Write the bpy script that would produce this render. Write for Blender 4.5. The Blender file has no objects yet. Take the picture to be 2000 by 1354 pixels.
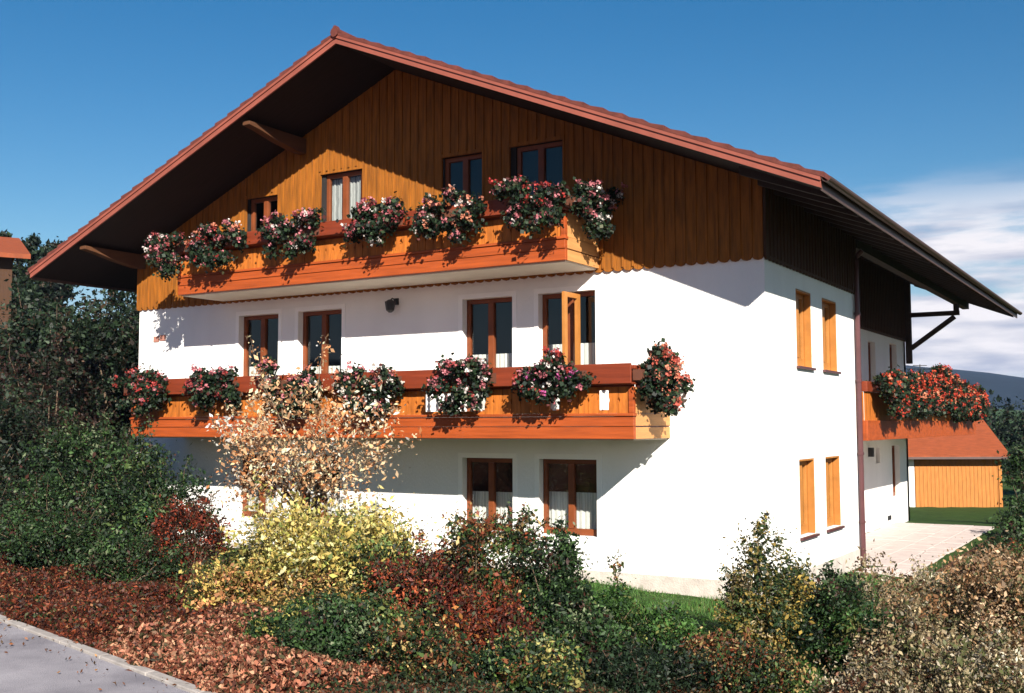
import bpy, math, random
import numpy as np
from mathutils import Vector, Matrix

C = bpy.context.scene
COL = C.collection
R = math.radians
random.seed(7)

# ------------------------------------------------------------------ camera
cam = bpy.data.cameras.new('camera')
cam.sensor_width = 36.0
cam.lens = 2129.23 / 2000 * 36.0
cam.clip_start = 0.1
cam.clip_end = 9000
camo = bpy.data.objects.new('camera', cam)
COL.objects.link(camo)
pt, yw, rl = R(4.0746), R(-31.2626), R(-0.1625)
fwd = Vector((math.sin(yw) * math.cos(pt), math.cos(yw) * math.cos(pt), math.sin(pt)))
rt = Vector((math.cos(yw), -math.sin(yw), 0))
up = rt.cross(fwd)
r2 = rt * math.cos(rl) + up * math.sin(rl)
u2 = -rt * math.sin(rl) + up * math.cos(rl)
m = Matrix((r2, u2, -fwd)).transposed().to_4x4()
m.translation = Vector((5.2636, -16.0849, 2.6071))
camo.matrix_world = m
C.camera = camo

# ------------------------------------------------------------------ light
SUN_AZ, SUN_EL = 136.3, 28.9
SKY_STRENGTH = 0.052
SUN_STRENGTH = 5.0
C.view_settings.view_transform = 'Standard'
C.view_settings.look = 'None'
C.view_settings.exposure = 1.2
C.view_settings.gamma = 1.0

sd = Vector((math.sin(R(SUN_AZ)) * math.cos(R(SUN_EL)), math.cos(R(SUN_AZ)) * math.cos(R(SUN_EL)), math.sin(R(SUN_EL))))
sl = bpy.data.lights.new('sun', 'SUN')
sl.energy = SUN_STRENGTH
sl.angle = R(0.5)
sl.color = (1.0, 0.93, 0.82)
so = bpy.data.objects.new('sun', sl)
COL.objects.link(so)
so.rotation_euler = (-sd).to_track_quat('-Z', 'Y').to_euler()
so.location = (20, -25, 30)

w = bpy.data.worlds.new('World')
C.world = w
w.use_nodes = True
nt = w.node_tree
nt.nodes.clear()


def N(nt, t, **k):
    n = nt.nodes.new(t)
    for a, b in k.items():
        if a.startswith('i_'):
            n.inputs[a[2:].replace('_', ' ')].default_value = b
        else:
            setattr(n, a, b)
    return n


def L(nt, a, b):
    nt.links.new(a, b)


sky = N(nt, 'ShaderNodeTexSky', sky_type='NISHITA', sun_disc=False)
sky.sun_elevation = R(SUN_EL)
sky.sun_rotation = R(SUN_AZ)
sky.altitude = 600
sky.air_density = 1.15
sky.dust_density = 0.6
sky.ozone_density = 2.2
tc = N(nt, 'ShaderNodeTexCoord')
mp = N(nt, 'ShaderNodeMapping')
mp.inputs['Scale'].default_value = (1.0, 1.0, 6.0)
L(nt, tc.outputs['Generated'], mp.inputs['Vector'])
nz = N(nt, 'ShaderNodeTexNoise')
nz.inputs['Scale'].default_value = 5.5
nz.inputs['Detail'].default_value = 8
nz.inputs['Roughness'].default_value = 0.55
L(nt, mp.outputs['Vector'], nz.inputs['Vector'])
sep = N(nt, 'ShaderNodeSeparateXYZ')
L(nt, tc.outputs['Generated'], sep.inputs[0])


def mrange(nt, src, a, b, c=0.0, d=1.0, smooth=True):
    n = nt.nodes.new('ShaderNodeMapRange')
    if smooth:
        n.interpolation_type = 'SMOOTHSTEP'
    n.inputs['From Min'].default_value = a
    n.inputs['From Max'].default_value = b
    n.inputs['To Min'].default_value = c
    n.inputs['To Max'].default_value = d
    L(nt, src, n.inputs['Value'])
    return n.outputs['Result']


def mul(nt, a, b):
    n = nt.nodes.new('ShaderNodeMath')
    n.operation = 'MULTIPLY'
    for i, s in enumerate((a, b)):
        if isinstance(s, (int, float)):
            n.inputs[i].default_value = s
        else:
            L(nt, s, n.inputs[i])
    return n.outputs[0]


low = mrange(nt, sep.outputs['Z'], 0.225, 0.15)
east = mrange(nt, sep.outputs['X'], -0.29, -0.19)
nadd = nt.nodes.new('ShaderNodeMath')
L(nt, nz.outputs['Fac'], nadd.inputs[0])
L(nt, mrange(nt, sep.outputs['Z'], 0.10, 0.02, 0.0, 0.10), nadd.inputs[1])
cl = mrange(nt, nadd.outputs[0], 0.36, 0.56)
cm = mul(nt, mul(nt, low, east), cl)
mx = nt.nodes.new('ShaderNodeMixRGB')
L(nt, mul(nt, cm, 0.92), mx.inputs['Fac'])
hs = nt.nodes.new('ShaderNodeHueSaturation')
hs.inputs['Saturation'].default_value = 1.45
hs.inputs['Value'].default_value = 0.82
L(nt, sky.outputs[0], hs.inputs['Color'])
hz_ = nt.nodes.new('ShaderNodeMixRGB')
L(nt, mul(nt, mrange(nt, sep.outputs['Z'], 0.17, 0.02), 0.75), hz_.inputs['Fac'])
L(nt, hs.outputs[0], hz_.inputs['Color1'])
hz_.inputs['Color2'].default_value = (2.9, 3.9, 5.6, 1)
L(nt, hz_.outputs[0], mx.inputs['Color1'])
n3 = nt.nodes.new('ShaderNodeTexNoise')
n3.inputs['Scale'].default_value = 9
n3.inputs['Detail'].default_value = 5
L(nt, mp.outputs['Vector'], n3.inputs['Vector'])
cr = nt.nodes.new('ShaderNodeValToRGB')
cr.color_ramp.elements[0].position = 0.36
cr.color_ramp.elements[1].position = 0.58
cr.color_ramp.elements[0].color = (4.3, 4.5, 5.6, 1)
cr.color_ramp.elements[1].color = (8.6, 8.1, 8.3, 1)
L(nt, n3.outputs['Fac'], cr.inputs[0])
L(nt, cr.outputs[0], mx.inputs['Color2'])
bg = nt.nodes.new('ShaderNodeBackground')
bg.inputs['Strength'].default_value = SKY_STRENGTH
L(nt, mx.outputs[0], bg.inputs['Color'])
wo = nt.nodes.new('ShaderNodeOutputWorld')
L(nt, bg.outputs[0], wo.inputs['Surface'])

C.cycles.max_bounces = 8
C.cycles.diffuse_bounces = 4
C.cycles.transparent_max_bounces = 12
C.cycles.volume_bounces = 0


# ------------------------------------------------------------------ materials
def mat(name, col, rough=0.8, var=0.15, scale=6.0, stretch=(1, 1, 1), bump=0.0, bscale=40.0, spec=0.3, col2=None, metal=0.0):
    M = bpy.data.materials.new(name)
    M.use_nodes = True
    t = M.node_tree
    b = t.nodes['Principled BSDF']
    b.inputs['Roughness'].default_value = rough
    b.inputs['Specular IOR Level'].default_value = spec
    b.inputs['Metallic'].default_value = metal
    tc = t.nodes.new('ShaderNodeTexCoord')
    mp = t.nodes.new('ShaderNodeMapping')
    mp.inputs['Scale'].default_value = stretch
    L(t, tc.outputs['Object'], mp.inputs['Vector'])
    n = t.nodes.new('ShaderNodeTexNoise')
    n.inputs['Scale'].default_value = scale
    n.inputs['Detail'].default_value = 7
    n.inputs['Roughness'].default_value = 0.6
    L(t, mp.outputs[0], n.inputs['Vector'])
    r = t.nodes.new('ShaderNodeValToRGB')
    c2 = col2 if col2 else tuple(min(1, c * (1 + var)) for c in col)
    c1 = tuple(c * (1 - var) for c in col)
    r.color_ramp.elements[0].position = 0.3
    r.color_ramp.elements[1].position = 0.7
    r.color_ramp.elements[0].color = (*c1, 1)
    r.color_ramp.elements[1].color = (*c2, 1)
    L(t, n.outputs['Fac'], r.inputs[0])
    L(t, r.outputs[0], b.inputs['Base Color'])
    if bump:
        n2 = t.nodes.new('ShaderNodeTexNoise')
        n2.inputs['Scale'].default_value = bscale
        n2.inputs['Detail'].default_value = 5
        L(t, mp.outputs[0], n2.inputs['Vector'])
        bp = t.nodes.new('ShaderNodeBump')
        bp.inputs['Strength'].default_value = bump
        bp.inputs['Distance'].default_value = 0.02
        L(t, n2.outputs['Fac'], bp.inputs['Height'])
        L(t, bp.outputs[0], b.inputs['Normal'])
    return M


def leafmat(name, transl=0.35, rough=0.55):
    M = bpy.data.materials.new(name)
    M.use_nodes = True
    t = M.node_tree
    b = t.nodes['Principled BSDF']
    b.inputs['Roughness'].default_value = rough
    b.inputs['Specular IOR Level'].default_value = 0.3
    a = t.nodes.new('ShaderNodeAttribute')
    a.attribute_name = 'leafcol'
    L(t, a.outputs['Color'], b.inputs['Base Color'])
    tr = t.nodes.new('ShaderNodeBsdfTranslucent')
    L(t, a.outputs['Color'], tr.inputs['Color'])
    ms = t.nodes.new('ShaderNodeMixShader')
    ms.inputs[0].default_value = transl
    L(t, b.outputs[0], ms.inputs[1])
    L(t, tr.outputs[0], ms.inputs[2])
    L(t, ms.outputs[0], t.nodes['Material Output'].inputs['Surface'])
    return M


M = {}
M['plaster'] = mat('white_plaster', (0.80, 0.79, 0.77), 0.9, 0.07, 0.9, (1, 1, .35), bump=0.5, bscale=45, col2=(0.84, 0.83, 0.81))
M['plinth'] = mat('weathered_plinth', (0.46, 0.41, 0.37), 0.9, 0.18, 4.0, bump=0.4, bscale=40)
M['trim'] = mat('white_trim', (0.86, 0.85, 0.83), 0.85, 0.02, 3)
M['slab'] = mat('pale_slab_paint', (0.66, 0.60, 0.50), 0.85, 0.08, 2)
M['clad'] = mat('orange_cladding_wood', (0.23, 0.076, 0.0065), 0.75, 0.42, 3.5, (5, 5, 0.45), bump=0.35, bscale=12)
M['cladside'] = mat('shade_dark_cladding_wood', (0.05, 0.022, 0.010), 0.8, 0.25, 3.0, (6, 6, 0.5), bump=0.3, bscale=12)  # eave shade on the side boards is put into this darker tone
M['board'] = mat('orange_balcony_boards', (0.36, 0.105, 0.014), 0.68, 0.40, 2.8, (5, 5, 0.8), bump=0.2, bscale=14)
M['beam'] = mat('red_orange_beam_wood', (0.29, 0.055, 0.010), 0.6, 0.28, 2.0, (0.6, 3, 9), bump=0.2, bscale=10)
M['beamy'] = mat('sunlit_tone_end_boards', (0.46, 0.22, 0.075), 0.65, 0.2, 2.0, (3, 0.6, 9), bump=0.2, bscale=10)  # sun on the balcony ends is painted in as a paler wood
M['rail'] = mat('dark_red_rail_wood', (0.16, 0.028, 0.010), 0.5, 0.25, 2.0, (0.6, 3, 9), bump=0.15, bscale=10)
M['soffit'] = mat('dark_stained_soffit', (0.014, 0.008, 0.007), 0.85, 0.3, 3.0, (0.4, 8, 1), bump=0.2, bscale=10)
M['purlin'] = mat('purlin_wood', (0.085, 0.034, 0.014), 0.75, 0.25, 3.0, (6, 0.6, 2))
M['darkbeam'] = mat('dark_beam_wood', (0.035, 0.022, 0.018), 0.8, 0.25, 3.0)
M['fascia'] = mat('pinkish_red_fascia', (0.22, 0.062, 0.042), 0.6, 0.18, 2.0, (1, 1, 1), bump=0.15, bscale=20)
M['tile'] = mat('clay_roof_tile', (0.10, 0.025, 0.018), 0.75, 0.35, 5.0, bump=0.3, bscale=30)
M['redtile'] = mat('bright_red_roof_tile', (0.20, 0.045, 0.014), 0.75, 0.25, 3.0, (1, 6, 1), bump=0.3, bscale=30)
M['frame'] = mat('window_frame_wood', (0.17, 0.045, 0.014), 0.5, 0.2, 4.0)  # frame wood darkened in its colour for the shade on the windows
M['framelight'] = mat('sunlit_tone_frame_wood', (0.36, 0.145, 0.033), 0.5, 0.15, 4.0)  # brighter copy of the frame wood, sunlight put into the colour
M['pipe'] = mat('plum_downpipe_metal', (0.07, 0.022, 0.024), 0.45, 0.15, 4.0, spec=0.5)
M['gutter'] = mat('brown_gutter_metal', (0.06, 0.03, 0.025), 0.5, 0.2, 4.0, spec=0.5)
M['dark'] = mat('dark_interior', (0.02, 0.018, 0.018), 0.9, 0.1, 3)
M['iron'] = mat('black_iron', (0.015, 0.015, 0.017), 0.5, 0.1, 3, spec=0.5)
M['planter'] = mat('brown_planter', (0.10, 0.035, 0.02), 0.7, 0.2, 5)
M['bark'] = mat('bark', (0.11, 0.075, 0.05), 0.9, 0.35, 12, (4, 4, 1), bump=0.5, bscale=30)
M['paving'] = mat('pinkish_paving', (0.50, 0.42, 0.39), 0.85, 0.10, 5.0, bump=0.2)
M['asphalt'] = mat('worn_asphalt', (0.23, 0.215, 0.245), 0.9, 0.28, 1.1, bump=0.7, bscale=90, col2=(0.33, 0.31, 0.335))
M['kerb'] = mat('pale_concrete_edging', (0.31, 0.28, 0.26), 0.9, 0.28, 5.0, bump=0.3)
M['hill'] = mat('haze_blue_forest_hill', (0.008, 0.016, 0.026), 1.0, 0.35, 0.01, spec=0.0, bump=0.0)  # blue of the distance haze is mixed into the forest colour
M['shedwood'] = mat('golden_shed_boards', (0.34, 0.13, 0.028), 0.75, 0.2, 2.5, (5, 5, 0.8))
M['leaf'] = leafmat('leaf_foliage')
M['petal'] = leafmat('petals', 0.25, 0.6)
M['plaque'] = mat('reddish_plaque', (0.35, 0.16, 0.12), 0.5, 0.1, 20)


def glass():
    g = bpy.data.materials.new('window_glass')
    g.use_nodes = True
    t = g.node_tree
    t.nodes.clear()
    tr = t.nodes.new('ShaderNodeBsdfTransparent')
    tr.inputs[0].default_value = (0.82, 0.86, 0.86, 1)
    gl = t.nodes.new('ShaderNodeBsdfGlossy')
    gl.inputs['Roughness'].default_value = 0.03
    lw = t.nodes.new('ShaderNodeLayerWeight')
    lw.inputs['Blend'].default_value = 0.5
    pw = t.nodes.new('ShaderNodeMath')
    pw.operation = 'POWER'
    pw.inputs[1].default_value = 4.0
    L(t, lw.outputs['Facing'], pw.inputs[0])
    fr_ = mrange(t, pw.outputs[0], 0, 1, 0.06, 1.0, False)
    ms = t.nodes.new('ShaderNodeMixShader')
    L(t, fr_, ms.inputs[0])
    L(t, tr.outputs[0], ms.inputs[1])
    L(t, gl.outputs[0], ms.inputs[2])
    o = t.nodes.new('ShaderNodeOutputMaterial')
    L(t, ms.outputs[0], o.inputs['Surface'])
    return g


def sheer(name, col, alpha):
    g = bpy.data.materials.new(name)
    g.use_nodes = True
    t = g.node_tree
    t.nodes.clear()
    tr = t.nodes.new('ShaderNodeBsdfTransparent')
    df = t.nodes.new('ShaderNodeBsdfDiffuse')
    df.inputs[0].default_value = (*col, 1)
    wv = t.nodes.new('ShaderNodeTexWave')
    wv.inputs['Scale'].default_value = 6
    wv.inputs['Distortion'].default_value = 2
    tc = t.nodes.new('ShaderNodeTexCoord')
    L(t, tc.outputs['Object'], wv.inputs['Vector'])
    ms = t.nodes.new('ShaderNodeMixShader')
    L(t, mrange(t, wv.outputs['Fac'], 0, 1, alpha - 0.12, alpha + 0.12, False), ms.inputs[0])
    L(t, tr.outputs[0], ms.inputs[1])
    L(t, df.outputs[0], ms.inputs[2])
    o = t.nodes.new('ShaderNodeOutputMaterial')
    L(t, ms.outputs[0], o.inputs['Surface'])
    return g


M['glass'] = glass()
M['curtain'] = sheer('sheer_white_curtain', (0.85, 0.83, 0.80), 0.40)
M['curtainc'] = sheer('white_curtain_to_shade_line', (0.80, 0.77, 0.72), 0.86)  # stands for the sunlit lower part of a full curtain
M['curtainw'] = sheer('cream_curtain', (0.72, 0.50, 0.26), 0.85)


def ground_mat():
    g = mat('garden_ground', (0.028, 0.055, 0.012), 0.95, 0.3, 3.0, bump=0.6, bscale=30, spec=0.1)
    t = g.node_tree
    b = t.nodes['Principled BSDF']
    ramp = [n for n in t.nodes if n.type == 'VALTORGB'][0]
    tc = [n for n in t.nodes if n.type == 'TEX_COORD'][0]
    sp = t.nodes.new('ShaderNodeSeparateXYZ')
    L(t, tc.outputs['Object'], sp.inputs[0])
    # soil of the planting bed along the road: s = y + 0.276 x (metres in the ground plane)
    a = mul(t, sp.outputs['X'], 0.276)
    ad = t.nodes.new('ShaderNodeMath')
    L(t, a, ad.inputs[0])
    L(t, sp.outputs['Y'], ad.inputs[1])
    nn = t.nodes.new('ShaderNodeTexNoise')
    nn.inputs['Scale'].default_value = 0.9
    L(t, tc.outputs['Object'], nn.inputs['Vector'])
    ad2 = t.nodes.new('ShaderNodeMath')
    L(t, ad.outputs[0], ad2.inputs[0])
    L(t, mul(t, nn.outputs['Fac'], 1.4), ad2.inputs[1])
    f = mrange(t, ad2.outputs[0], -4.6, -3.6)
    n2 = t.nodes.new('ShaderNodeTexNoise')
    n2.inputs['Scale'].default_value = 14
    n2.inputs['Detail'].default_value = 6
    L(t, tc.outputs['Object'], n2.inputs['Vector'])
    r2 = t.nodes.new('ShaderNodeValToRGB')
    r2.color_ramp.elements[0].position = 0.35
    r2.color_ramp.elements[1].position = 0.7
    r2.color_ramp.elements[0].color = (0.07, 0.022, 0.012, 1)
    r2.color_ramp.elements[1].color = (0.22, 0.07, 0.035, 1)
    L(t, n2.outputs['Fac'], r2.inputs[0])
    mx = t.nodes.new('ShaderNodeMixRGB')
    L(t, f, mx.inputs[0])
    L(t, r2.outputs[0], mx.inputs[1])
    L(t, ramp.outputs[0], mx.inputs[2])
    L(t, mx.outputs[0], b.inputs['Base Color'])
    return g


M['ground'] = ground_mat()


# ------------------------------------------------------------------ mesh helpers
class MB:
    def __init__(s):
        s.v = []
        s.f = []

    def add(s, vs, fs):
        o = len(s.v)
        s.v += [tuple(v) for v in vs]
        s.f += [tuple(i + o for i in f) for f in fs]
        return s

    def box(s, x0, x1, y0, y1, z0, z1):
        return s.add([(x0, y0, z0), (x1, y0, z0), (x1, y1, z0), (x0, y1, z0), (x0, y0, z1), (x1, y0, z1), (x1, y1, z1), (x0, y1, z1)],
                     [(0, 3, 2, 1), (4, 5, 6, 7), (0, 1, 5, 4), (1, 2, 6, 5), (2, 3, 7, 6), (3, 0, 4, 7)])

    def prism(s, pts, off):
        n = len(pts)
        off = Vector(off)
        a = [Vector(p) for p in pts]
        b = [p + off for p in a]
        nrm = Vector((0, 0, 0))
        for i in range(n):
            nrm += a[i].cross(a[(i + 1) % n])
        fs = [tuple(range(n - 1, -1, -1)), tuple(range(n, 2 * n))] + [(i, (i + 1) % n, (i + 1) % n + n, i + n) for i in range(n)]
        if nrm.dot(off) < 0:
            fs = [tuple(reversed(f)) for f in fs]
        return s.add(a + b, fs)

    def beam(s, p, q, w, h, upv=(0, 0, 1)):
        p, q = Vector(p), Vector(q)
        d = (q - p).normalized()
        sd_ = d.cross(Vector(upv)).normalized()
        u_ = sd_.cross(d)
        c = [p + sd_ * (a * w / 2) + u_ * (b * h / 2) for a, b in ((-1, -1), (1, -1), (1, 1), (-1, 1))]
        return s.prism(c, q - p)

    def tube(s, pts, rad, n=6, cap=True):
        pts = [Vector(p) for p in pts]
        if not hasattr(rad, '__len__'):
            rad = [rad] * len(pts)
        vs, fs = [], []
        for i, p in enumerate(pts):
            d = (pts[min(i + 1, len(pts) - 1)] - pts[max(i - 1, 0)]).normalized()
            a = d.orthogonal().normalized() if abs(d.z) > .95 else d.cross(Vector((0, 0, 1))).normalized()
            b = d.cross(a)
            for k in range(n):
                t = 2 * math.pi * k / n
                vs.append(p + (a * math.cos(t) + b * math.sin(t)) * rad[i])
        for i in range(len(pts) - 1):
            for k in range(n):
                fs.append((i * n + k, i * n + (k + 1) % n, (i + 1) * n + (k + 1) % n, (i + 1) * n + k))
        if cap:
            fs.append(tuple(range(n - 1, -1, -1)))
            fs.append(tuple(range(len(vs) - n, len(vs))))
        return s.add(vs, fs)

    def build(s, name, m, parent=None, smooth=False, bevel=0.0):
        me = bpy.data.meshes.new(name)
        me.from_pydata(s.v, [], s.f)
        me.materials.append(m)
        if smooth:
            me.polygons.foreach_set('use_smooth', [True] * len(me.polygons))
        me.update()
        o = bpy.data.objects.new(name, me)
        COL.objects.link(o)
        if parent:
            o.parent = parent
            # geometry is written in world metres: cancel the parents' offsets
            o.location = -world_loc(parent) if not parent.get('_rot') else (0, 0, 0)
        if bevel:
            bv = o.modifiers.new('bevel', 'BEVEL')
            bv.width = bevel
            bv.segments = 2
            bv.limit_method = 'ANGLE'
        return o


def world_loc(o):
    p = Vector((0, 0, 0))
    while o is not None:
        p += o.location
        o = o.parent
    return p


def tag(o, label=None, cat=None, group=None, kind=None):
    if label:
        o['label'] = label
    if cat:
        o['category'] = cat
    if group:
        o['group'] = group
    if kind:
        o['kind'] = kind
    return o


def thing(name, label, cat, loc=(0, 0, 0), rz=0, group=None):
    o = bpy.data.objects.new(name, None)
    o.empty_display_size = 0.2
    COL.objects.link(o)
    o.location = loc
    o.rotation_euler = (0, 0, rz)
    if rz or group == '_local':
        o['_rot'] = 1
    return tag(o, label, cat, None if group == '_local' else group)


VEG = 0.74


def leafobj(name, cen, size, cols, m, parent=None, flat=0.0, width=0.45, rng=None, droop=0.0):
    """cen (n,3) leaf centres, size (n,), cols (n,3): one small folded leaf of two triangles pairs each"""
    n = len(cen)
    a = rng.normal(size=(n, 3))
    a[:, 2] -= droop
    a /= np.linalg.norm(a, axis=1)[:, None]
    b = rng.normal(size=(n, 3))
    b[:, 2] *= (1 - flat)
    b = np.cross(a, b)
    b /= np.linalg.norm(b, axis=1)[:, None]
    nn = np.cross(a, b)
    s = size[:, None]
    v = np.empty((n, 4, 3))
    v[:, 0] = cen - a * s * .5
    v[:, 1] = cen + b * s * width * .5 + nn * s * 0.08
    v[:, 2] = cen + a * s * .5
    v[:, 3] = cen - b * s * width * .5 + nn * s * 0.08
    me = bpy.data.meshes.new(name)
    me.vertices.add(n * 4)
    me.vertices.foreach_set('co', v.reshape(-1).astype(np.float32))
    me.loops.add(n * 4)
    me.loops.foreach_set('vertex_index', np.arange(n * 4, dtype=np.int32))
    me.polygons.add(n)
    me.polygons.foreach_set('loop_start', np.arange(n, dtype=np.int32) * 4)
    me.polygons.foreach_set('loop_total', np.full(n, 4, dtype=np.int32))
    me.update(calc_edges=True)
    cols = np.clip(cols * VEG, .003, .9)
    at = me.attributes.new('leafcol', 'FLOAT_COLOR', 'POINT')
    c4 = np.ones((n, 4, 4), dtype=np.float32)
    c4[:, :, :3] = cols[:, None, :]
    at.data.foreach_set('color', c4.reshape(-1))
    me.materials.append(m)
    o = bpy.data.objects.new(name, me)
    COL.objects.link(o)
    if parent:
        o.parent = parent
        o.location = -world_loc(parent)
    return o


def pick(pal, n, rng, jitter=0.2):
    p = np.array([c for c, _ in pal], float)
    ww = np.array([x for _, x in pal], float)
    idx = rng.choice(len(p), size=n, p=ww / ww.sum())
    return idx, np.clip(p[idx] * (1 + rng.normal(size=(n, 1)) * jitter), 0.003, 0.95)


# ------------------------------------------------------------------ terrain
def smooth(t):
    t = max(0.0, min(1.0, t))
    return t * t * (3 - 2 * t)


def gz(x, y):
    """height of the garden ground"""
    s = (y + 0.276 * x) - (-9.75)            # metres from the road edge towards the house
    road = 0.30
    yard = -0.12 - 0.05 * max(-5, min(x, 3)) if y < 6 else -0.16
    if x > 1.2:
        yard -= 0.35 * smooth((x - 1.2) / 2.0)
    z = road + (yard - road) * smooth(s / 4.5)
    if y > 14:
        z = z + (-0.85 - z) * smooth((y - 14) / 14)
    if x < -18:
        z += 0.2 * min(60, (-18 - x)) * smooth((-18 - x) / 10)
    d = math.hypot(x, y)
    if d > 60:
        z -= 4 * smooth((d - 60) / 200) if x > -30 else 0
    return z


def ground():
    def axis(a, b, fine):
        xs = list(np.arange(a, b + 1e-6, fine))
        d = fine
        lo, hi = a, b
        while hi < 4000:
            d *= 1.35
            hi += d
            lo -= d
            xs.append(hi)
            xs.insert(0, lo)
        return xs
    xs = axis(-16, 8, 0.4)
    ys = axis(-14, 22, 0.4)
    rng = np.random.default_rng(3)
    v, f = [], []
    for j, y in enumerate(ys):
        for i, x in enumerate(xs):
            s = (y + 0.276 * x) + 9.75
            z = gz(x, y)
            if s < 0.05:
                z = 0.30 - 0.06
            else:
                z += float(rng.normal()) * 0.012
            v.append((x, y, z))
    nx = len(xs)
    for j in range(len(ys) - 1):
        for i in range(nx - 1):
            a = j * nx + i
            f.append((a, a + 1, a + nx + 1, a + nx))
    b = MB()
    b.v, b.f = v, f
    o = b.build('ground', M['ground'], smooth=True)
    tag(o, kind='structure')


ground()


def road_y(x, s=0.0):
    return -9.75 - 0.276 * x + s


b = MB()
xs = np.linspace(-70, 40, 90)
vs = []
for x in xs:
    for k in range(7):
        vs.append((x, road_y(x, -0.12 - k * 1.4), 0.285 + 0.02 * math.sin(k / 6 * math.pi)))
fs = []
for i in range(len(xs) - 1):
    for k in range(6):
        a = i * 7 + k
        fs.append((a, a + 1, a + 8, a + 7))
b.add(vs, [tuple(reversed(f)) for f in fs])
tag(b.build('road', M['asphalt'], smooth=True), kind='structure')
b = MB()
x = -70.0
while x < 40:
    x1 = x + 0.99
    b.prism([(x, road_y(x, -0.12), 0.2), (x1, road_y(x1, -0.12), 0.2), (x1, road_y(x1, 0.0), 0.2), (x, road_y(x, 0.0), 0.2)], (0, 0, 0.115))
    x += 1.0
tag(b.build('kerb', M['kerb'], bevel=0.01), kind='structure')

# paved path along the east side with a boarded edge
b = MB()
rng = random.Random(4)
yy = 4.6
while yy < 15.4:
    for k in range(6):
        x0 = -0.05 + k * 0.25 if yy < 5.4 else -1.49 + k * 0.5
        ww_ = 0.242 if yy < 5.4 else 0.49
        if x0 + ww_ > 1.32:
            continue
        b.box(x0 + 0.06, x0 + 0.05 + ww_, yy, yy + 0.39, -0.3, -0.125 + rng.uniform(-.004, .004))
    yy += 0.4
path = b.build('path', M['paving'], bevel=0.006)
tag(path, kind='structure')
b = MB()
b.box(1.40, 1.46, 5.2, 15.5, -0.75, -0.10)
tag(b.build('path_edging_board', M['purlin']), 'pale orange timber board edging the paved path beside the house', 'edging board')


# hills round the horizon
def hills():
    v, f = [], []
    rng = np.random.default_rng(11)
    ph = rng.uniform(0, 6.28, 12)
    n = 240
    rad = [700, 900, 1100, 1300, 1500]
    prof = [0.0, 0.35, 0.75, 1.0, 0.8]
    for i in range(n):
        a = 2 * math.pi * i / n
        h = 66
        for k in range(1, 9):
            h += 13 / k * math.sin(k * 3 * a + ph[k])
        # broad shoulder to the right of the house
        for r_, p_ in zip(rad, prof):
            jag = sum(2.5 / k * math.sin(k * 23 * a + ph[k + 2] * 3 + r_) for k in (1, 2, 3))
            v.append((r_ * math.sin(a), r_ * math.cos(a), -5 + (h * p_ + jag * p_)))
    m_ = len(rad)
    for i in range(n):
        for k in range(m_ - 1):
            a, b_ = i * m_ + k, ((i + 1) % n) * m_ + k
            f.append((a, a + 1, b_ + 1, b_))
    b = MB()
    b.v, b.f = v, f
    tag(b.build('hills', M['hill'], smooth=True), kind='structure')


hills()

# ------------------------------------------------------------------ THE HOUSE
HW = 14.04         # width of the front, x from -HW to 0
XR = -7.02
ZB = 5.10          # lower edge of the cladding
PITCH = 0.421
YR = 5.46          # where the east wall steps back
XREC = -1.5
YB = 17.5
OF, OB = -1.75, 19.28
XE, XEL = 1.364, -15.40


def zt(x, d=0.0):
    return 9.45 - d - PITCH * abs(x - XR)


house = thing('chalet_house', 'large white chalet with wide gabled roof, orange timber balconies and flowers', 'house')


def wall_grid(b, u0, u1, v0, v1, holes, P, depth):
    """P(u, v, d) -> point; d = 0 outer face, d = depth inner face"""
    us = sorted({u0, u1} | {h[0] for h in holes} | {h[1] for h in holes})
    vs = sorted({v0, v1} | {h[2] for h in holes} | {h[3] for h in holes})
    for i in range(len(us) - 1):
        for j in range(len(vs) - 1):
            uc, vc = (us[i] + us[i + 1]) / 2, (vs[j] + vs[j + 1]) / 2
            if any(h[0] < uc < h[1] and h[2] < vc < h[3] for h in holes):
                continue
            for d in (0, depth):
                q = [P(us[i], vs[j], d), P(us[i + 1], vs[j], d), P(us[i + 1], vs[j + 1], d), P(us[i], vs[j + 1], d)]
                b.add(q, [(0, 1, 2, 3)])
    for h in holes:
        c = [(h[0], h[2]), (h[1], h[2]), (h[1], h[3]), (h[0], h[3])]
        for k in range(4):
            p, q = c[k], c[(k + 1) % 4]
            b.add([P(*p, 0), P(*p, depth), P(*q, depth), P(*q, 0)], [(0, 1, 2, 3)])


# openings on the front (x0, x1, z0, z1)
UPF = [(-11.03, -9.94, 2.75, 4.83), (-9.42, -8.31, 2.75, 4.83), (-5.53, -4.49, 2.75, 4.83), (-3.97, -2.88, 2.75, 4.83)]
LOF = [(-11.0, -9.95, 0.76, 2.02), (-9.42, -8.31, 0.76, 2.02), (-5.53, -4.49, 0.76, 2.02), (-3.97, -2.88, 0.76, 2.02)]
GAB = [(-10.79, -9.95, 5.75, 7.22), (-8.77, -7.83, 5.75, 7.48), (-5.95, -5.05, 5.75, 7.44), (-4.42, -3.44, 5.75, 7.44)]
EUP = [(1.58, 2.46, 3.55, 4.83), (3.14, 4.09, 3.55, 4.83)]
ELO = [(1.58, 2.46, 0.76, 2.02), (3.14, 4.09, 0.76, 2.02)]
RUP = [(7.2, 8.2, 2.75, 4.7), (10.2, 11.2, 2.75, 4.7), (12.9, 13.7, 3.1, 4.75), (15.4, 16.3, 2.75, 4.85)]
RLO = [(9.0, 10.0, 0.6, 1.95), (13.45, 13.9, 1.55, 1.95), (15.35, 16.3, 0.55, 1.98)]

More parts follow.
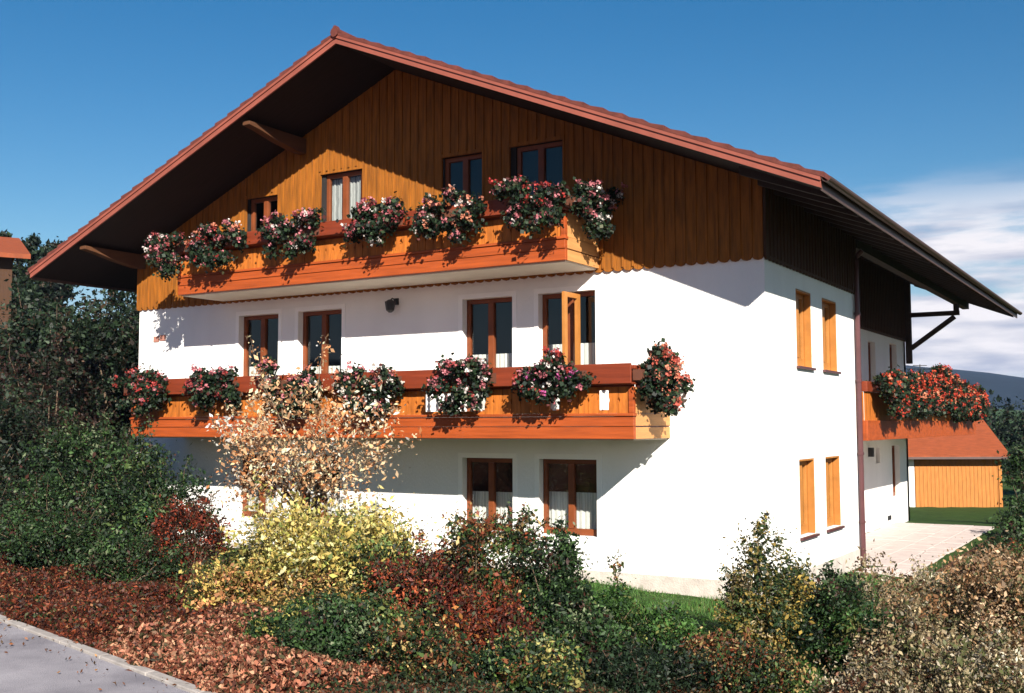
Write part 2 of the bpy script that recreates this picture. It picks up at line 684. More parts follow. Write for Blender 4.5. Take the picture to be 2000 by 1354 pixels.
b = MB()
Pf = lambda u, v, d: (u, d, v)
Pe = lambda u, v, d: (-d, u, v)
Pr = lambda u, v, d: (XREC - d, u, v)
wall_grid(b, -HW, 0, -0.7, ZB + 0.1, UPF + LOF, Pf, 0.26)
wall_grid(b, 0, YR, -0.7, ZB + 0.1, EUP + ELO, Pe, 0.26)
wall_grid(b, YR, YB, -0.7, ZB + 0.1, RUP + RLO, Pr, 0.26)
# step between the two east walls, north wall and west wall
b.box(XREC - .26, -0.262, YR - 0.25, YR - .002, -0.7, ZB + 0.1)
b.box(-.258, -.002, YR - .02, YR + .002, -0.7, ZB + 0.09)
b.prism([(-HW, YB, -0.7), (XREC, YB, -0.7), (XREC, YB, zt(XREC, .25)), (XR, YB, zt(XR, .25)), (-HW, YB, zt(-HW, .25))], (0, -0.25, 0))
b.box(-HW, -HW + 0.25, 0.265, YB - 0.251, -0.7, zt(-HW, .25))
wall = b.build('wall', M['plaster'], house)

b = MB()
b.box(-HW + .01, .018, -.018, -.0005, -.7, .22)
b.build('plinth', M['plinth'], house)
b = MB()
b.box(.0005, .018, -.0004, YR, -.7, .22)
b.build('plinth', M['plinth'], house)

# floors inside keep the rooms dark and separate
b = MB()
for z in (0.1, 2.45, 5.2):
    b.box(-HW + .3, XREC - .3, 0.3, YB - .3, z, z + 0.15)
    b.box(XREC - .3, -.3, 0.3, YR - .3, z, z + 0.15)
b.box(-HW + .3, -.3, 2.6, 2.7, 0.26, 5.2)
b.build('interior_floor', M['dark'], house)


# gable cladding: boards with cover strips, ends cut to a scallop
def cladding(b, u0, u1, zb, top, holes, P, wd=0.18):
    n = int(round((u1 - u0) / wd))
    wd = (u1 - u0) / n
    rr = random.Random(5)
    for i in range(n):
        a, c = u0 + i * wd, u0 + (i + 1) * wd
        mid = (a + c) / 2
        th = 0.040 + rr.uniform(0, 0.006)
        ta, tb_ = top(a), top(c)
        segs = [(zb, None)]
        for h in holes:
            if h[0] - 0.03 < mid < h[1] + 0.03:
                segs = [(zb, h[2]), (h[3], None)]
        for z0, z1 in segs:
            if z1 is None:
                t0, t1 = ta, tb_
            else:
                t0 = t1 = z1
            if z0 == zb:
                pts = [(a, z0 + 0.05), (a + wd * .2, z0 + 0.012), (mid, z0), (c - wd * .2, z0 + 0.012), (c, z0 + 0.05), (c, t1), (a, t0)]
            else:
                pts = [(a, z0), (c, z0), (c, t1), (a, t0)]
            # crossing the ridge: put the apex in
            if z1 is None and a < XR < c and abs(ta - tb_) < 0.2 and top is ztop:
                pts = pts[:-1] + [(XR, top(XR)), pts[-1]]
            q = [Vector(P(u, v, -0.005)) for u, v in pts]
            off = Vector(P(0, 0, -0.005 - th)) - Vector(P(0, 0, -0.005))
            b.prism(q, off)
            if i > 0 and not (segs[0][1] is not None and z1 is not None and False):
                k = [Vector(P(u, v, -0.005 - th)) for u, v in ((a - .018, z0 + .06), (a + .018, z0 + .06), (a + .018, t0 - .01), (a - .018, t0 - .01))]
                b.prism(k, Vector(P(0, 0, -.022)) - Vector(P(0, 0, 0)))


ztop = lambda x: zt(x, 0.185)
b = MB()
cladding(b, -HW - 0.045, 0.0, ZB, ztop, GAB, Pf)
cl_o = b.build('gable_cladding', M['clad'], house)
b = MB()
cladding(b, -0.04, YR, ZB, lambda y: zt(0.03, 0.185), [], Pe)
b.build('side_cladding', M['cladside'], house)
b = MB()
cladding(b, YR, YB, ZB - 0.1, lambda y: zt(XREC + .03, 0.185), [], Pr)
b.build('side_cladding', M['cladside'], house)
# inner lining behind the boards
b = MB()
us = sorted({-HW + .01, XR, -0.01} | {h[0] for h in GAB} | {h[1] for h in GAB})
for i in range(len(us) - 1):
    a, c = us[i], us[i + 1]
    hit = [h for h in GAB if h[0] < (a + c) / 2 < h[1]]
    zs = [(ZB + .1, None)] if not hit else [(ZB + .1, hit[0][2]), (hit[0][3], None)]
    for z0, z1 in zs:
        t0, t1 = (zt(a, .3), zt(c, .3)) if z1 is None else (z1, z1)
        b.prism([(a, .02, z0), (c, .02, z0), (c, .02, t1), (a, .02, t0)], (0, .2, 0))
b.build('gable_lining', M['dark'], house)

# ---- windows
def window(x0, x1, z0, z1, P, mf, mc, setb=0.13, wide=0.075, surround=True, leaf=0, deep=False, transom=False, curtain=True, cshort=0.0):
    m_ = (x0 + x1) / 2

    def bx(bb, u0, u1, v0, v1, d0, d1):
        q = [P(u0, v0, d0), P(u1, v0, d0), P(u1, v1, d0), P(u0, v1, d0)]
        bb.prism(q, Vector(P(0, 0, d1)) - Vector(P(0, 0, d0)))
    b = MB()
    e = 0.004
    X0, X1, Z0, Z1 = x0 + e, x1 - e, z0 + e, z1 - e
    d0, d1 = setb, setb + 0.075
    bx(b, X0, X0 + wide, Z0, Z1, d0, d1)
    bx(b, X1 - wide, X1, Z0, Z1, d0, d1)
    bx(b, X0 + wide, X1 - wide, Z1 - wide, Z1, d0, d1)
    bx(b, X0 + wide, X1 - wide, Z0, Z0 + wide * 1.4, d0, d1)
    bx(b, m_ - wide * .75, m_ + wide * .75, Z0 + wide * 1.4, Z1 - wide, d0 - .012, d1)
    if transom:
        zz = Z0 + (Z1 - Z0) * .38
        bx(b, X0 + wide, m_ - wide * .75, zz, zz + .05, d0 + .01, d1)
        bx(b, m_ + wide * .75, X1 - wide, zz, zz + .05, d0 + .01, d1)
    if deep:
        bx(b, X1 - .03, X1, Z0, Z1, .004, d0 - .001)
        bx(b, X0, X1 - .031, Z1 - .03, Z1, .004, d0 - .001)
    f = b.build('window', mf, house, bevel=0.006)
    b = MB()
    for a, c in ((X0 + wide, m_ - wide * .75), (m_ + wide * .75, X1 - wide)):
        b.add([P(a, Z0 + wide, d0 + .04), P(c, Z0 + wide, d0 + .04), P(c, Z1 - wide, d0 + .04), P(a, Z1 - wide, d0 + .04)], [(0, 1, 2, 3)])
    b.build('pane', M['glass'], f)
    if curtain:
        b = MB()
        n = 36
        vs, fs = [], []
        zc = Z1 - wide - cshort
        for i in range(n + 1):
            u = X0 + .03 + (X1 - X0 - .06) * i / n
            dd = setb + .14 + .018 * math.sin(i * 1.9) + .008 * math.sin(i * .7 + x0)
            vs += [P(u, Z0 + .02, dd), P(u, zc, dd)]
        for i in range(n):
            fs.append((2 * i, 2 * i + 2, 2 * i + 3, 2 * i + 1))
        b.add(vs, fs)
        b.build('curtain', mc, f, smooth=True)
    if surround:
        b = MB()
        t, pr = 0.085, -0.012
        for q in ((x0 - t, x0, z0 - t, z1 + t), (x1, x1 + t, z0 - t, z1 + t), (x0, x1, z1, z1 + t), (x0, x1, z0 - t, z0)):
            bx(b, q[0], q[1], q[2], q[3], -0.0005, pr)
        b.build('surround', M['trim'], f)
    if leaf:
        # one casement standing open into the balcony
        hx = m_ + .20
        l = MB()
        dd = -leaf
        for q in ((z0 + .1, z0 + .22), (z1 - .14, z1 - .06)):
            l.prism([P(hx, q[0], 0.02), P(hx + .05, q[0], 0.02), P(hx + .05, q[1], 0.02), P(hx, q[1], 0.02)], Vector(P(0, 0, dd)))
        for a0, a1 in ((0.02, -0.09), (0.02 + dd, 0.12 + dd)):
            l.prism([P(hx, z0 + .22, a0), P(hx + .05, z0 + .22, a0), P(hx + .05, z1 - .14, a0), P(hx, z1 - .14, a0)], Vector(P(0, 0, a1 - a0)))
        l.build('open_casement', M['framelight'], f)
    return f


for i, h in enumerate(UPF):
    window(*h, Pf, M['frame'], M['curtainc'], cshort=(.95, 1.0, .90, .78)[i], leaf=0.55 if i == 3 else 0)  # curtain tops cut where the upper balcony's shadow ends, imitating shade above
for i, h in enumerate(LOF):
    window(*h, Pf, M['frame'], M['curtainc'], cshort=(.55, .5, .52, .48)[i])  # shortened to the lower balcony's shadow edge, so the shaded part is left out
for i, h in enumerate(GAB):
    window(*h, Pf, M['frame'], M['curtain'], surround=False, setb=0.05, curtain=i == 1)
for h in EUP + ELO:
    window(*h, Pe, M['framelight'], M['curtainw'], setb=0.12, wide=0.11, surround=False, deep=True)
for i, h in enumerate(RUP + RLO):
    window(*h, Pr, M['frame'], M['curtain'], surround=False, curtain=i % 2 == 0)

# sills on the east windows
for h in EUP + ELO:
    b = MB()
    b.box(0.001, 0.055, h[0] - .04, h[1] + .04, h[2] - .045, h[2] - .005)
    b.build('window_sill', M['pipe'], house)


# ---- roof
def roof_side(b, x0, x1, d0, d1, y0, y1):
    """slab between depth d0 and d1 under the roof line"""
    b.prism([(x0, y0, zt(x0, d0)), (x1, y0, zt(x1, d0)), (x1, y0, zt(x1, d1)), (x0, y0, zt(x0, d1))], (0, y1 - y0, 0))


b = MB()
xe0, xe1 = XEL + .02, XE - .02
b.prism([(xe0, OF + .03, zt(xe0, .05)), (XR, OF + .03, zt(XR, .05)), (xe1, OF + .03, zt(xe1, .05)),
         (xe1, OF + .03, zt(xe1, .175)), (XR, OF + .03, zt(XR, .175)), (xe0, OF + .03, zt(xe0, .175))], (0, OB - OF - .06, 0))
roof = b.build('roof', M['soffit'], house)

# tiles: stepped courses
for sgn, name in ((-1, 'tile_slope'), (1, 'tile_slope')):
    n = 26
    xa, xb = XR, (XEL - .05 if sgn < 0 else XE + .05)
    top = []
    for i in range(n):
        xs0 = xa + (xb - xa) * i / n
        xs1 = xa + (xb - xa) * (i + 1) / n
        top += [(xs0, OF - .03, zt(xs0, .008)), (xs1, OF - .03, zt(xs1, -.032))]
    pts = top + [(xb, OF - .03, zt(xb, .046)), (xa, OF - .03, zt(xa, .046))]
    b = MB()
    b.prism(pts, (0, OB - OF + .06, 0))
    b.build(name, M['tile'], roof)
b = MB()
b.tube([(XR, OF - .06, 9.44), (XR, OB + .06, 9.44)], 0.085, 10)
b.prism([(XR - .05, OF - .05, 9.5), (XR + .05, OF - .05, 9.5), (XR + .02, OF - .05, 9.56), (XR - .02, OF - .05, 9.56)], (0, .1, 0))
b.build('ridge_cap', M['tile'], roof)
# verge boards front and back
for yq in (OF, OB - .035):
    for xa, xb in ((XEL, XR), (XR, XE)):
        b = MB()
        b.prism([(xa, yq - .005, zt(xa, .05)), (xb, yq - .005, zt(xb, .05)), (xb, yq - .005, zt(xb, .195)), (xa, yq - .005, zt(xa, .195))], (0, .035, 0))
        b.prism([(xa, yq - .025, zt(xa, .045)), (xb, yq - .025, zt(xb, .045)), (xb, yq - .025, zt(xb, .10)), (xa, yq - .025, zt(xa, .10))], (0, .02, 0))
        b.build('verge_board', M['fascia'], roof)
# eaves: board and half-round gutter
for x_, s in ((XE, 1), (XEL, -1)):
    z = zt(x_)
    b = MB()
    b.box(min(x_ - .02, x_ + s * .005), max(x_ - .02, x_ + s * .005), OF + .04, OB - .04, z - .22, z - .05)
    b.build('eaves_board', M['gutter'], roof)
    b = MB()
    cx_ = x_ + s * .075
    pr = []
    for k in range(9):
        t = math.pi * (1 + k / 8)
        pr.append((cx_ + .065 * math.cos(t), OF - .02, z - .06 + .065 * math.sin(t)))
    for k in range(8, -1, -1):
        t = math.pi * (1 + k / 8)
        pr.append((cx_ + .058 * math.cos(t), OF - .02, z - .06 + .058 * math.sin(t)))
    b.prism(pr, (0, OB - OF + .04, 0))
    b.build('gutter', M['gutter'], roof, smooth=False)
# rafters under the east eaves
for k in range(26):
    y = -1.2 + k * .8
    b = MB()
    x0 = 0.05 if y < YR else XREC + .05
    b.prism([(x0, y, zt(x0, .176)), (XE - .06, y, zt(XE - .06, .176)), (XE - .06, y, zt(XE - .06, .25)), (x0, y, zt(x0, .30))], (0, .09, 0))
    b.build('rafter', M['darkbeam'], roof)
# purlin ends carrying the front overhang
for px_ in (-13.98, -9.38):
    b = MB()
    ztp = zt(px_ - .09 if px_ < XR else px_ + .09 if px_ > XR + .1 else XR + .09, .176)
    pts = [(px_, -.06, ztp), (px_, -1.62, ztp), (px_, -1.62, ztp - .07), (px_, -1.35, ztp - .11), (px_, -.85, ztp - .22), (px_, -.3, ztp - .30), (px_, -.06, ztp - .30)]
    b.prism(pts, (.18, 0, 0))
    b.build('purlin', M['purlin'], roof, bevel=0.008)
# long eaves purlin and the bracket on the recessed east wall
b = MB()
b.box(-0.12, 0.06, YR + .06, 19.1, zt(.06, .176) - .26, zt(.06, .176) - .001)
b.build('eaves_purlin', M['darkbeam'], roof)
zl = zt(.06, .176) - .26
for yb_ in (17.3,):
    b = MB()
    b.box(XREC + .05, XREC + .21, yb_, yb_ + .16, 4.35, zt(XREC + .05, .18) - .02)
    b.box(XREC + .21, 0.05, yb_ + .01, yb_ + .15, zl - .32, zl - .19)
    b.box(-.10, 0.04, yb_ + .015, yb_ + .145, zl - .188, zl - .002)
    b.beam((XREC + .2, yb_ + .08, 4.8), (-.08, yb_ + .08, zl - .36), .12, .13)
    b.build('roof_bracket', M['darkbeam'], house)

# downpipe
b = MB()
b.tube([(0.07, YR - .1, -0.1), (0.07, YR - .1, 5.75), (0.10, YR - .1, 5.85), (0.2, YR - .1, 5.95)], 0.05, 10)
for z in (0.7, 2.0, 3.4, 4.7):
    b.tube([(0.07, YR - .1, z), (0.07, YR - .1, z + .05)], 0.062, 10)
b.build('downpipe', M['pipe'], house, smooth=False)

# ---- balconies on the front
def turned(b, x, y, z0, z1):
    h = z1 - z0
    prof = [(0, .032), (.08, .032), (.12, .018), (.3, .034), (.45, .022), (.5, .012), (.55, .022), (.7, .034), (.88, .018), (.92, .032), (1, .032)]
    b.tube([(x, y, z0 + h * t) for t, _ in prof], [r_ for _, r_ in prof], 8)


def balcony_front(x0, x1, dep, zb, zbeam, zboard, zrail, openings, slabh, label):
    bal = MB()
    bal.box(x0 + .05, x1 - .05, -dep + .06, 0.0, zb - .02, zb + slabh)
    slab = bal.build('balcony', M['slab'], house)
    # bottom fascia, two planks with a groove
    b = MB()
    zm = zb + (zbeam - zb) * .55
    b.box(x0, x1, -dep - .02, -dep + .055, zb, zm)
    b.box(x0, x1, -dep - .035, -dep + .05, zm + .0005, zbeam)
    b.box(x0 - .02, x1 + .02, -dep - .06, -dep + .05, zbeam + .001, zbeam + .045)
    b.build('fascia_beam', M['beam'], slab, bevel=0.008)
    for s, X in ((1, x1), (-1, x0)):
        b = MB()
        a, c = (X - .035, X + .002) if s > 0 else (X - .002, X + .035)
        b.box(a, c, -dep + .056, -.002, zb + .001, zm - .01)
        b.box(a - .004, c + .004, -dep + .056, -.002, zm + .009, zbeam + .04)
        b.build('end_beam', M['beamy'], slab, bevel=0.005)
    # boards, with see-through openings where turned balusters stand
    b = MB()
    bb = []
    x = x0 + .06
    rr = random.Random(int(abs(x0) * 10))
    z0_ = zbeam + .046
    while x < x1 - .08:
        wdt = min(.17, x1 - .06 - x)
        mid = x + wdt / 2
        if any(o[0] < mid < o[1] for o in openings):
            b.box(x, x + wdt - .001, -dep - .005, -dep + .03, z0_, z0_ + .05)
            b.box(x, x + wdt - .001, -dep - .005, -dep + .03, zboard - .05, zboard)
            bb.append(mid)
        else:
            # decorative board with waisted edges
            yq = -dep - .005 - rr.uniform(0, .006)
            zc = (z0_ + zboard) / 2
            hh = zboard - z0_
            g = .004
            pr = [(x + g, z0_), (x + wdt - g, z0_), (x + wdt - g, zc - hh * .12), (x + wdt - .022, zc), (x + wdt - g, zc + hh * .12), (x + wdt - g, zboard),
                  (x + g, zboard), (x + g, zc + hh * .12), (x + .022, zc), (x + g, zc - hh * .12)]
            b.prism([(u, yq, v) for u, v in pr], (0, .03, 0))
            # backing plank closes the gap
            b.box(x, x + wdt - .0005, yq + .034, yq + .05, z0_ + .001, zboard - .001)
        x += wdt
    b.build('balustrade_boards', M['board'], slab)
    for mid in bb:
        tb = MB()
        turned(tb, mid, -dep + .01, z0_ + .051, zboard - .051)
        tb.build('baluster', M['trim'], slab, smooth=True)
    # end panels
    for s, X in ((1, x1), (-1, x0)):
        b = MB()
        y = -dep + .08
        while y < -.1:
            wdt = min(.165, -.02 - y)
            a = X - .03 if s > 0 else X
            b.box(a, a + .03, y, y + wdt - .008, z0_, zboard)
            a = X - .05 if s > 0 else X + .032
            b.box(a, a + .015, y, y + wdt, z0_, zboard)
            y += wdt
        b.build('end_boards', M['beamy'], slab)
    for X in (x0 + .001, x1 - .081):
        b = MB()
        b.box(X, X + .08, -dep - .03, -dep + .055, z0_, zboard)
        b.build('corner_post', M['beam'], slab, bevel=0.006)
    # rail with planter board
    b = MB()
    b.box(x0 - .03, x1 + .03, -dep - .17, -dep + .08, zboard + .03, zboard + .065)
    b.box(x0 + .01, x1 - .01, -dep + .0, -dep + .05, zboard + .0005, zboard + .03)
    b.box(x0 - .02, x1 + .029, -dep + .03, -dep + .078, zboard + .066, zrail - .081)
    b.box(x0 - .04, x1 + .04, -dep - .19, -dep - .155, zboard + .04, zrail)
    b.box(x0 - .03, x1 + .03, -dep - .02, -dep + .08, zrail - .08, zrail - .02)
    for X, s in ((x0, -1), (x1, 1)):
        a, c = sorted((X - s * .04, X + s * .05))
        b.box(a, c, -dep + .085, -.005, zrail - .10, zrail - .02)
        a, c = sorted((X - s * .02, X + s * .03))
        b.box(a, c, -dep + .085, -.005, zboard + .001, zrail - .101)
    b.build('rail', M['rail'], slab, bevel=0.008)
    return slab


balcony_front(-12.6, -1.58, 1.33, 2.38, 2.72, 3.16, 3.5, [(-5.45, -4.2), (-3.04, -2.9), (-2.25, -2.08)], .12, '')
balcony_front(-11.5, -2.79, 1.18, 5.17, 5.50, 5.93, 6.22, [], .10, '')

# east balcony in the recess
b = MB()
b.box(XREC + .001, 0.12, YR + .06, 18.6, 2.28, 2.42)
sl_ = b.build('balcony', M['slab'], house)
b = MB()
b.box(0.152, 0.20, YR - .03, 18.66, 2.27, 2.66)
b.box(XREC + .1, 0.12, 18.601, 18.66, 2.33, 2.66)
b.box(0.001, 0.151, YR - .03, YR + .012, 2.27, 2.66)
b.build('fascia_beam', M['beam'], sl_, bevel=.006)
b = MB()
y = YR + .05
while y < 18.55:
    b.box(0.12, 0.15, y, y + .155, 2.45, 3.215)
    y += .165
x = 0.01
b.box(0.005, 0.115, YR + .015, YR + .045, 2.45, 3.215)
x = XREC + .1
while x < -.05:
    b.box(x, x + .155, 18.61, 18.64, 2.665, 3.2)
    x += .165
b.build('balustrade_boards', M['board'], sl_)
b = MB()
b.box(0.09, 0.20, YR + .0, 18.68, 3.22, 3.42)
b.box(0.002, 0.085, YR - .0, YR + .09, 3.22, 3.42)
b.box(XREC + .1, 0.085, 18.60, 18.7, 3.22, 3.42)
b.build('rail', M['rail'], sl_, bevel=.006)

# ---- fittings on the wall
b = MB()
b.box(-7.05, -6.95, -.03, -.001, 4.82, 4.94)
b.tube([(-7.0, -.03, 4.9), (-7.0, -.14, 4.93), (-7.0, -.2, 4.88)], .012, 6)
b.tube([(-7.0, -.2, 4.9), (-7.0, -.2, 4.86), (-7.0, -.2, 4.70), (-7.0, -.2, 4.66)], [.03, .10, .075, .03], 8)
b.build('wall_lamp', M['iron'], house)
b = MB()
b.box(-13.56, -13.40, -.02, -.001, 4.40, 4.52)
b.box(-13.36, -13.20, -.02, -.001, 4.42, 4.54)
b.build('wall_plaque', M['plaque'], house)
b = MB()
b.box(XREC + .001, XREC + .12, 12.6, 12.75, 1.75, 1.98)
b.build('wall_lamp', M['iron'], house)
b = MB()
b.box(XREC + .001, XREC + .02, 14.6, 15.0, -.02, .1)
b.build('vent', M['iron'], house)

# ------------------------------------------------------------------ geranium boxes
GREEN = [((0.018, 0.040, 0.018), 4), ((0.035, 0.065, 0.028), 3), ((0.012, 0.022, 0.016), 4), ((0.09, 0.10, 0.05), .8), ((.10, .03, .025), 1)]


def geranium(p0, p1, outv, label, group, palette, hang=0.42, rise=0.26, dens=1.0, seed=0):
    """box from p0 to p1 (bottom line), plants spill towards outv"""
    rng = np.random.default_rng(seed)
    p0, p1 = np.array(p0, float), np.array(p1, float)
    ln = np.linalg.norm(p1 - p0)
    o = thing('flower_box', label, 'flower box', tuple((p0 + p1) / 2), group=group)
    d = (p1 - p0) / ln
    ov = np.array(outv, float)
    b = MB()
    q = [p0 - ov * .075, p1 - ov * .075, p1 + ov * .075, p0 + ov * .075]
    b.prism([tuple(v) for v in q], (0, 0, .16))
    b.build('planter', M['planter'], o)
    # clumps
    nc = max(6, int(ln * 19))
    t = rng.uniform(-.03, 1.03, nc)
    vert = rng.uniform(-hang, rise, nc)
    mid = 1 - np.abs(t - .5) * 1.2
    vert = np.where(vert < 0, vert * np.clip(mid + .25, .3, 1.1), vert * np.clip(mid + .45, .5, 1.1))
    outw = .12 + rng.uniform(-.06, .16, nc) + .05 * (vert < 0)
    cc = p0 + np.outer(t * ln, d) + np.outer(outw, ov)
    cc[:, 2] += .14 + vert + .06 * np.sin(t * 5 + seed)
    n = int(2300 * ln * dens)
    k = rng.integers(0, nc, n)
    pts = cc[k] + rng.normal(size=(n, 3)) * np.array([.07, .07, .06])
    _, cols = pick(GREEN, n, rng, .3)
    leafobj('foliage', pts, rng.uniform(.045, .095, n), cols, M['leaf'], o, width=.9, rng=rng)
    nh = int(95 * ln * dens)
    k = rng.integers(0, nc, nh)
    heads = cc[k] + np.clip(rng.normal(size=(nh, 3)), -1.6, 1.6) * np.array([.075, .05, .07]) + ov * .07
    heads[:, 2] += .03
    # more blossom high up than low down
    keep = rng.uniform(size=nh) < np.clip(.55 + (heads[:, 2] - p0[2]) * 1.1, .25, 1)
    heads = heads[keep]
    nh = len(heads)
    _, hc = pick(palette, nh, rng, .12)
    per = 14
    pp = np.repeat(heads, per, 0) + rng.normal(size=(nh * per, 3)) * .024
    pc = np.clip(np.repeat(hc, per, 0) * (1 + rng.normal(size=(nh * per, 1)) * .12), .01, .95)
    leafobj('blossom', pp, rng.uniform(.032, .058, nh * per), pc, M['petal'], o, width=.95, rng=rng)
    return o


PINK = ((0.58, 0.19, 0.22), 4)
RED = ((0.42, 0.045, 0.04), 4)
WHITE = ((0.78, 0.70, 0.66), 2)
SALM = ((0.70, 0.26, 0.16), 3)
gl_ = 'geranium boxes along the lower front balcony'
gu_ = 'geranium boxes along the upper front balcony'
low_specs = [
    (-12.05, [RED, PINK, ((.4, .06, .05), 4)], 'red and pink geraniums at the far left end of the lower balcony'),
    (-10.08, [((.35, .05, .05), 3), PINK], 'dark leafy geranium box, second from left on the lower balcony'),
    (-8.15, [WHITE, PINK, SALM], 'pink and white geraniums behind the peach leaved tree on the lower balcony'),
    (-6.27, [((.78, .7, .62), 5), SALM, PINK], 'cream and salmon geranium box at the middle of the lower balcony'),
    (-4.45, [WHITE, PINK, ((.45, .08, .08), 2)], 'bushy green and pale pink geranium box above the white balusters of the lower balcony'),
    (-2.85, [RED, PINK, WHITE, ((.6, .12, .35), 2)], 'tall red and magenta geranium box below the open casement of the lower balcony'),
]
for i, (x, pal, lab) in enumerate(low_specs):
    hw = .58 if i != 3 else .54
    geranium((x - hw, -1.45, 3.25), (x + hw, -1.45, 3.25), (0, -1, 0), lab, gl_, pal, .50, .22, .95, 100 + i)
geranium((-1.50, -1.38, 3.25), (-1.50, -.35, 3.25), (1, 0, 0), 'salmon red geraniums spilling round the right end of the lower balcony', gl_, [SALM, ((.62, .13, .09), 5)], .55, .28, 1.5, 120)
up_specs = [
    (-11.5, [PINK, WHITE, ((.4, .08, .08), 3)], 'dusky pink geranium box at the left corner of the upper balcony'),
    (-10.15, [PINK, RED, SALM, WHITE], 'wide red and pink geranium box, second from left on the upper balcony'),
    (-8.25, [WHITE, PINK, ((.25, .04, .06), 3)], 'pale pink and dark leaved geranium box below the sunlit gable window of the upper balcony'),
    (-6.4, [((.3, .05, .06), 4), WHITE, PINK], 'dark geranium box under the end of the sunlit cladding on the upper balcony'),
    (-4.78, [WHITE, PINK, SALM], 'white and pink geranium box, second from right on the upper balcony front'),
    (-3.2, [PINK, WHITE, RED], 'full pink geranium box at the right of the upper balcony front'),
]
for i, (x, pal, lab) in enumerate(up_specs):
    hw = .56 if i not in (0,) else .40
    geranium((x - hw, -1.30, 5.99), (x + hw, -1.30, 5.99), (0, -1, 0), lab, gu_, pal, .46, .22, .95, 140 + i)
geranium((-2.71, -1.2, 5.99), (-2.71, -.2, 5.99), (1, 0, 0), 'shaded white flecked geraniums on the right end of the upper balcony', gu_, [WHITE, PINK], .45, .25, 1.1, 160)
ge_ = 'red geranium boxes along the east balcony'
reds = [((0.66, .09, .04), 5), ((.55, .05, .03), 4), ((.75, .28, .16), 2)]
for i, (y0, lab) in enumerate([(5.9, 'red geraniums with yellow leaves beside the downpipe on the east balcony'),
                               (8.35, 'red geranium box, second from the downpipe on the east balcony'),
                               (10.8, 'highest mound of red geraniums in the middle of the east balcony'),
                               (13.25, 'red geranium box, second from the far end of the east balcony'),
                               (15.7, 'orange red geranium box at the far end of the east balcony')]):
    geranium((.27, y0, 3.22), (.27, y0 + 2.4, 3.22), (1, 0, 0), lab, ge_, reds, .55, .20 if i != 2 else .46, 1.4, 180 + i)


# ------------------------------------------------------------------ plants
LEAFX, CNTX = 1.15, 1.4


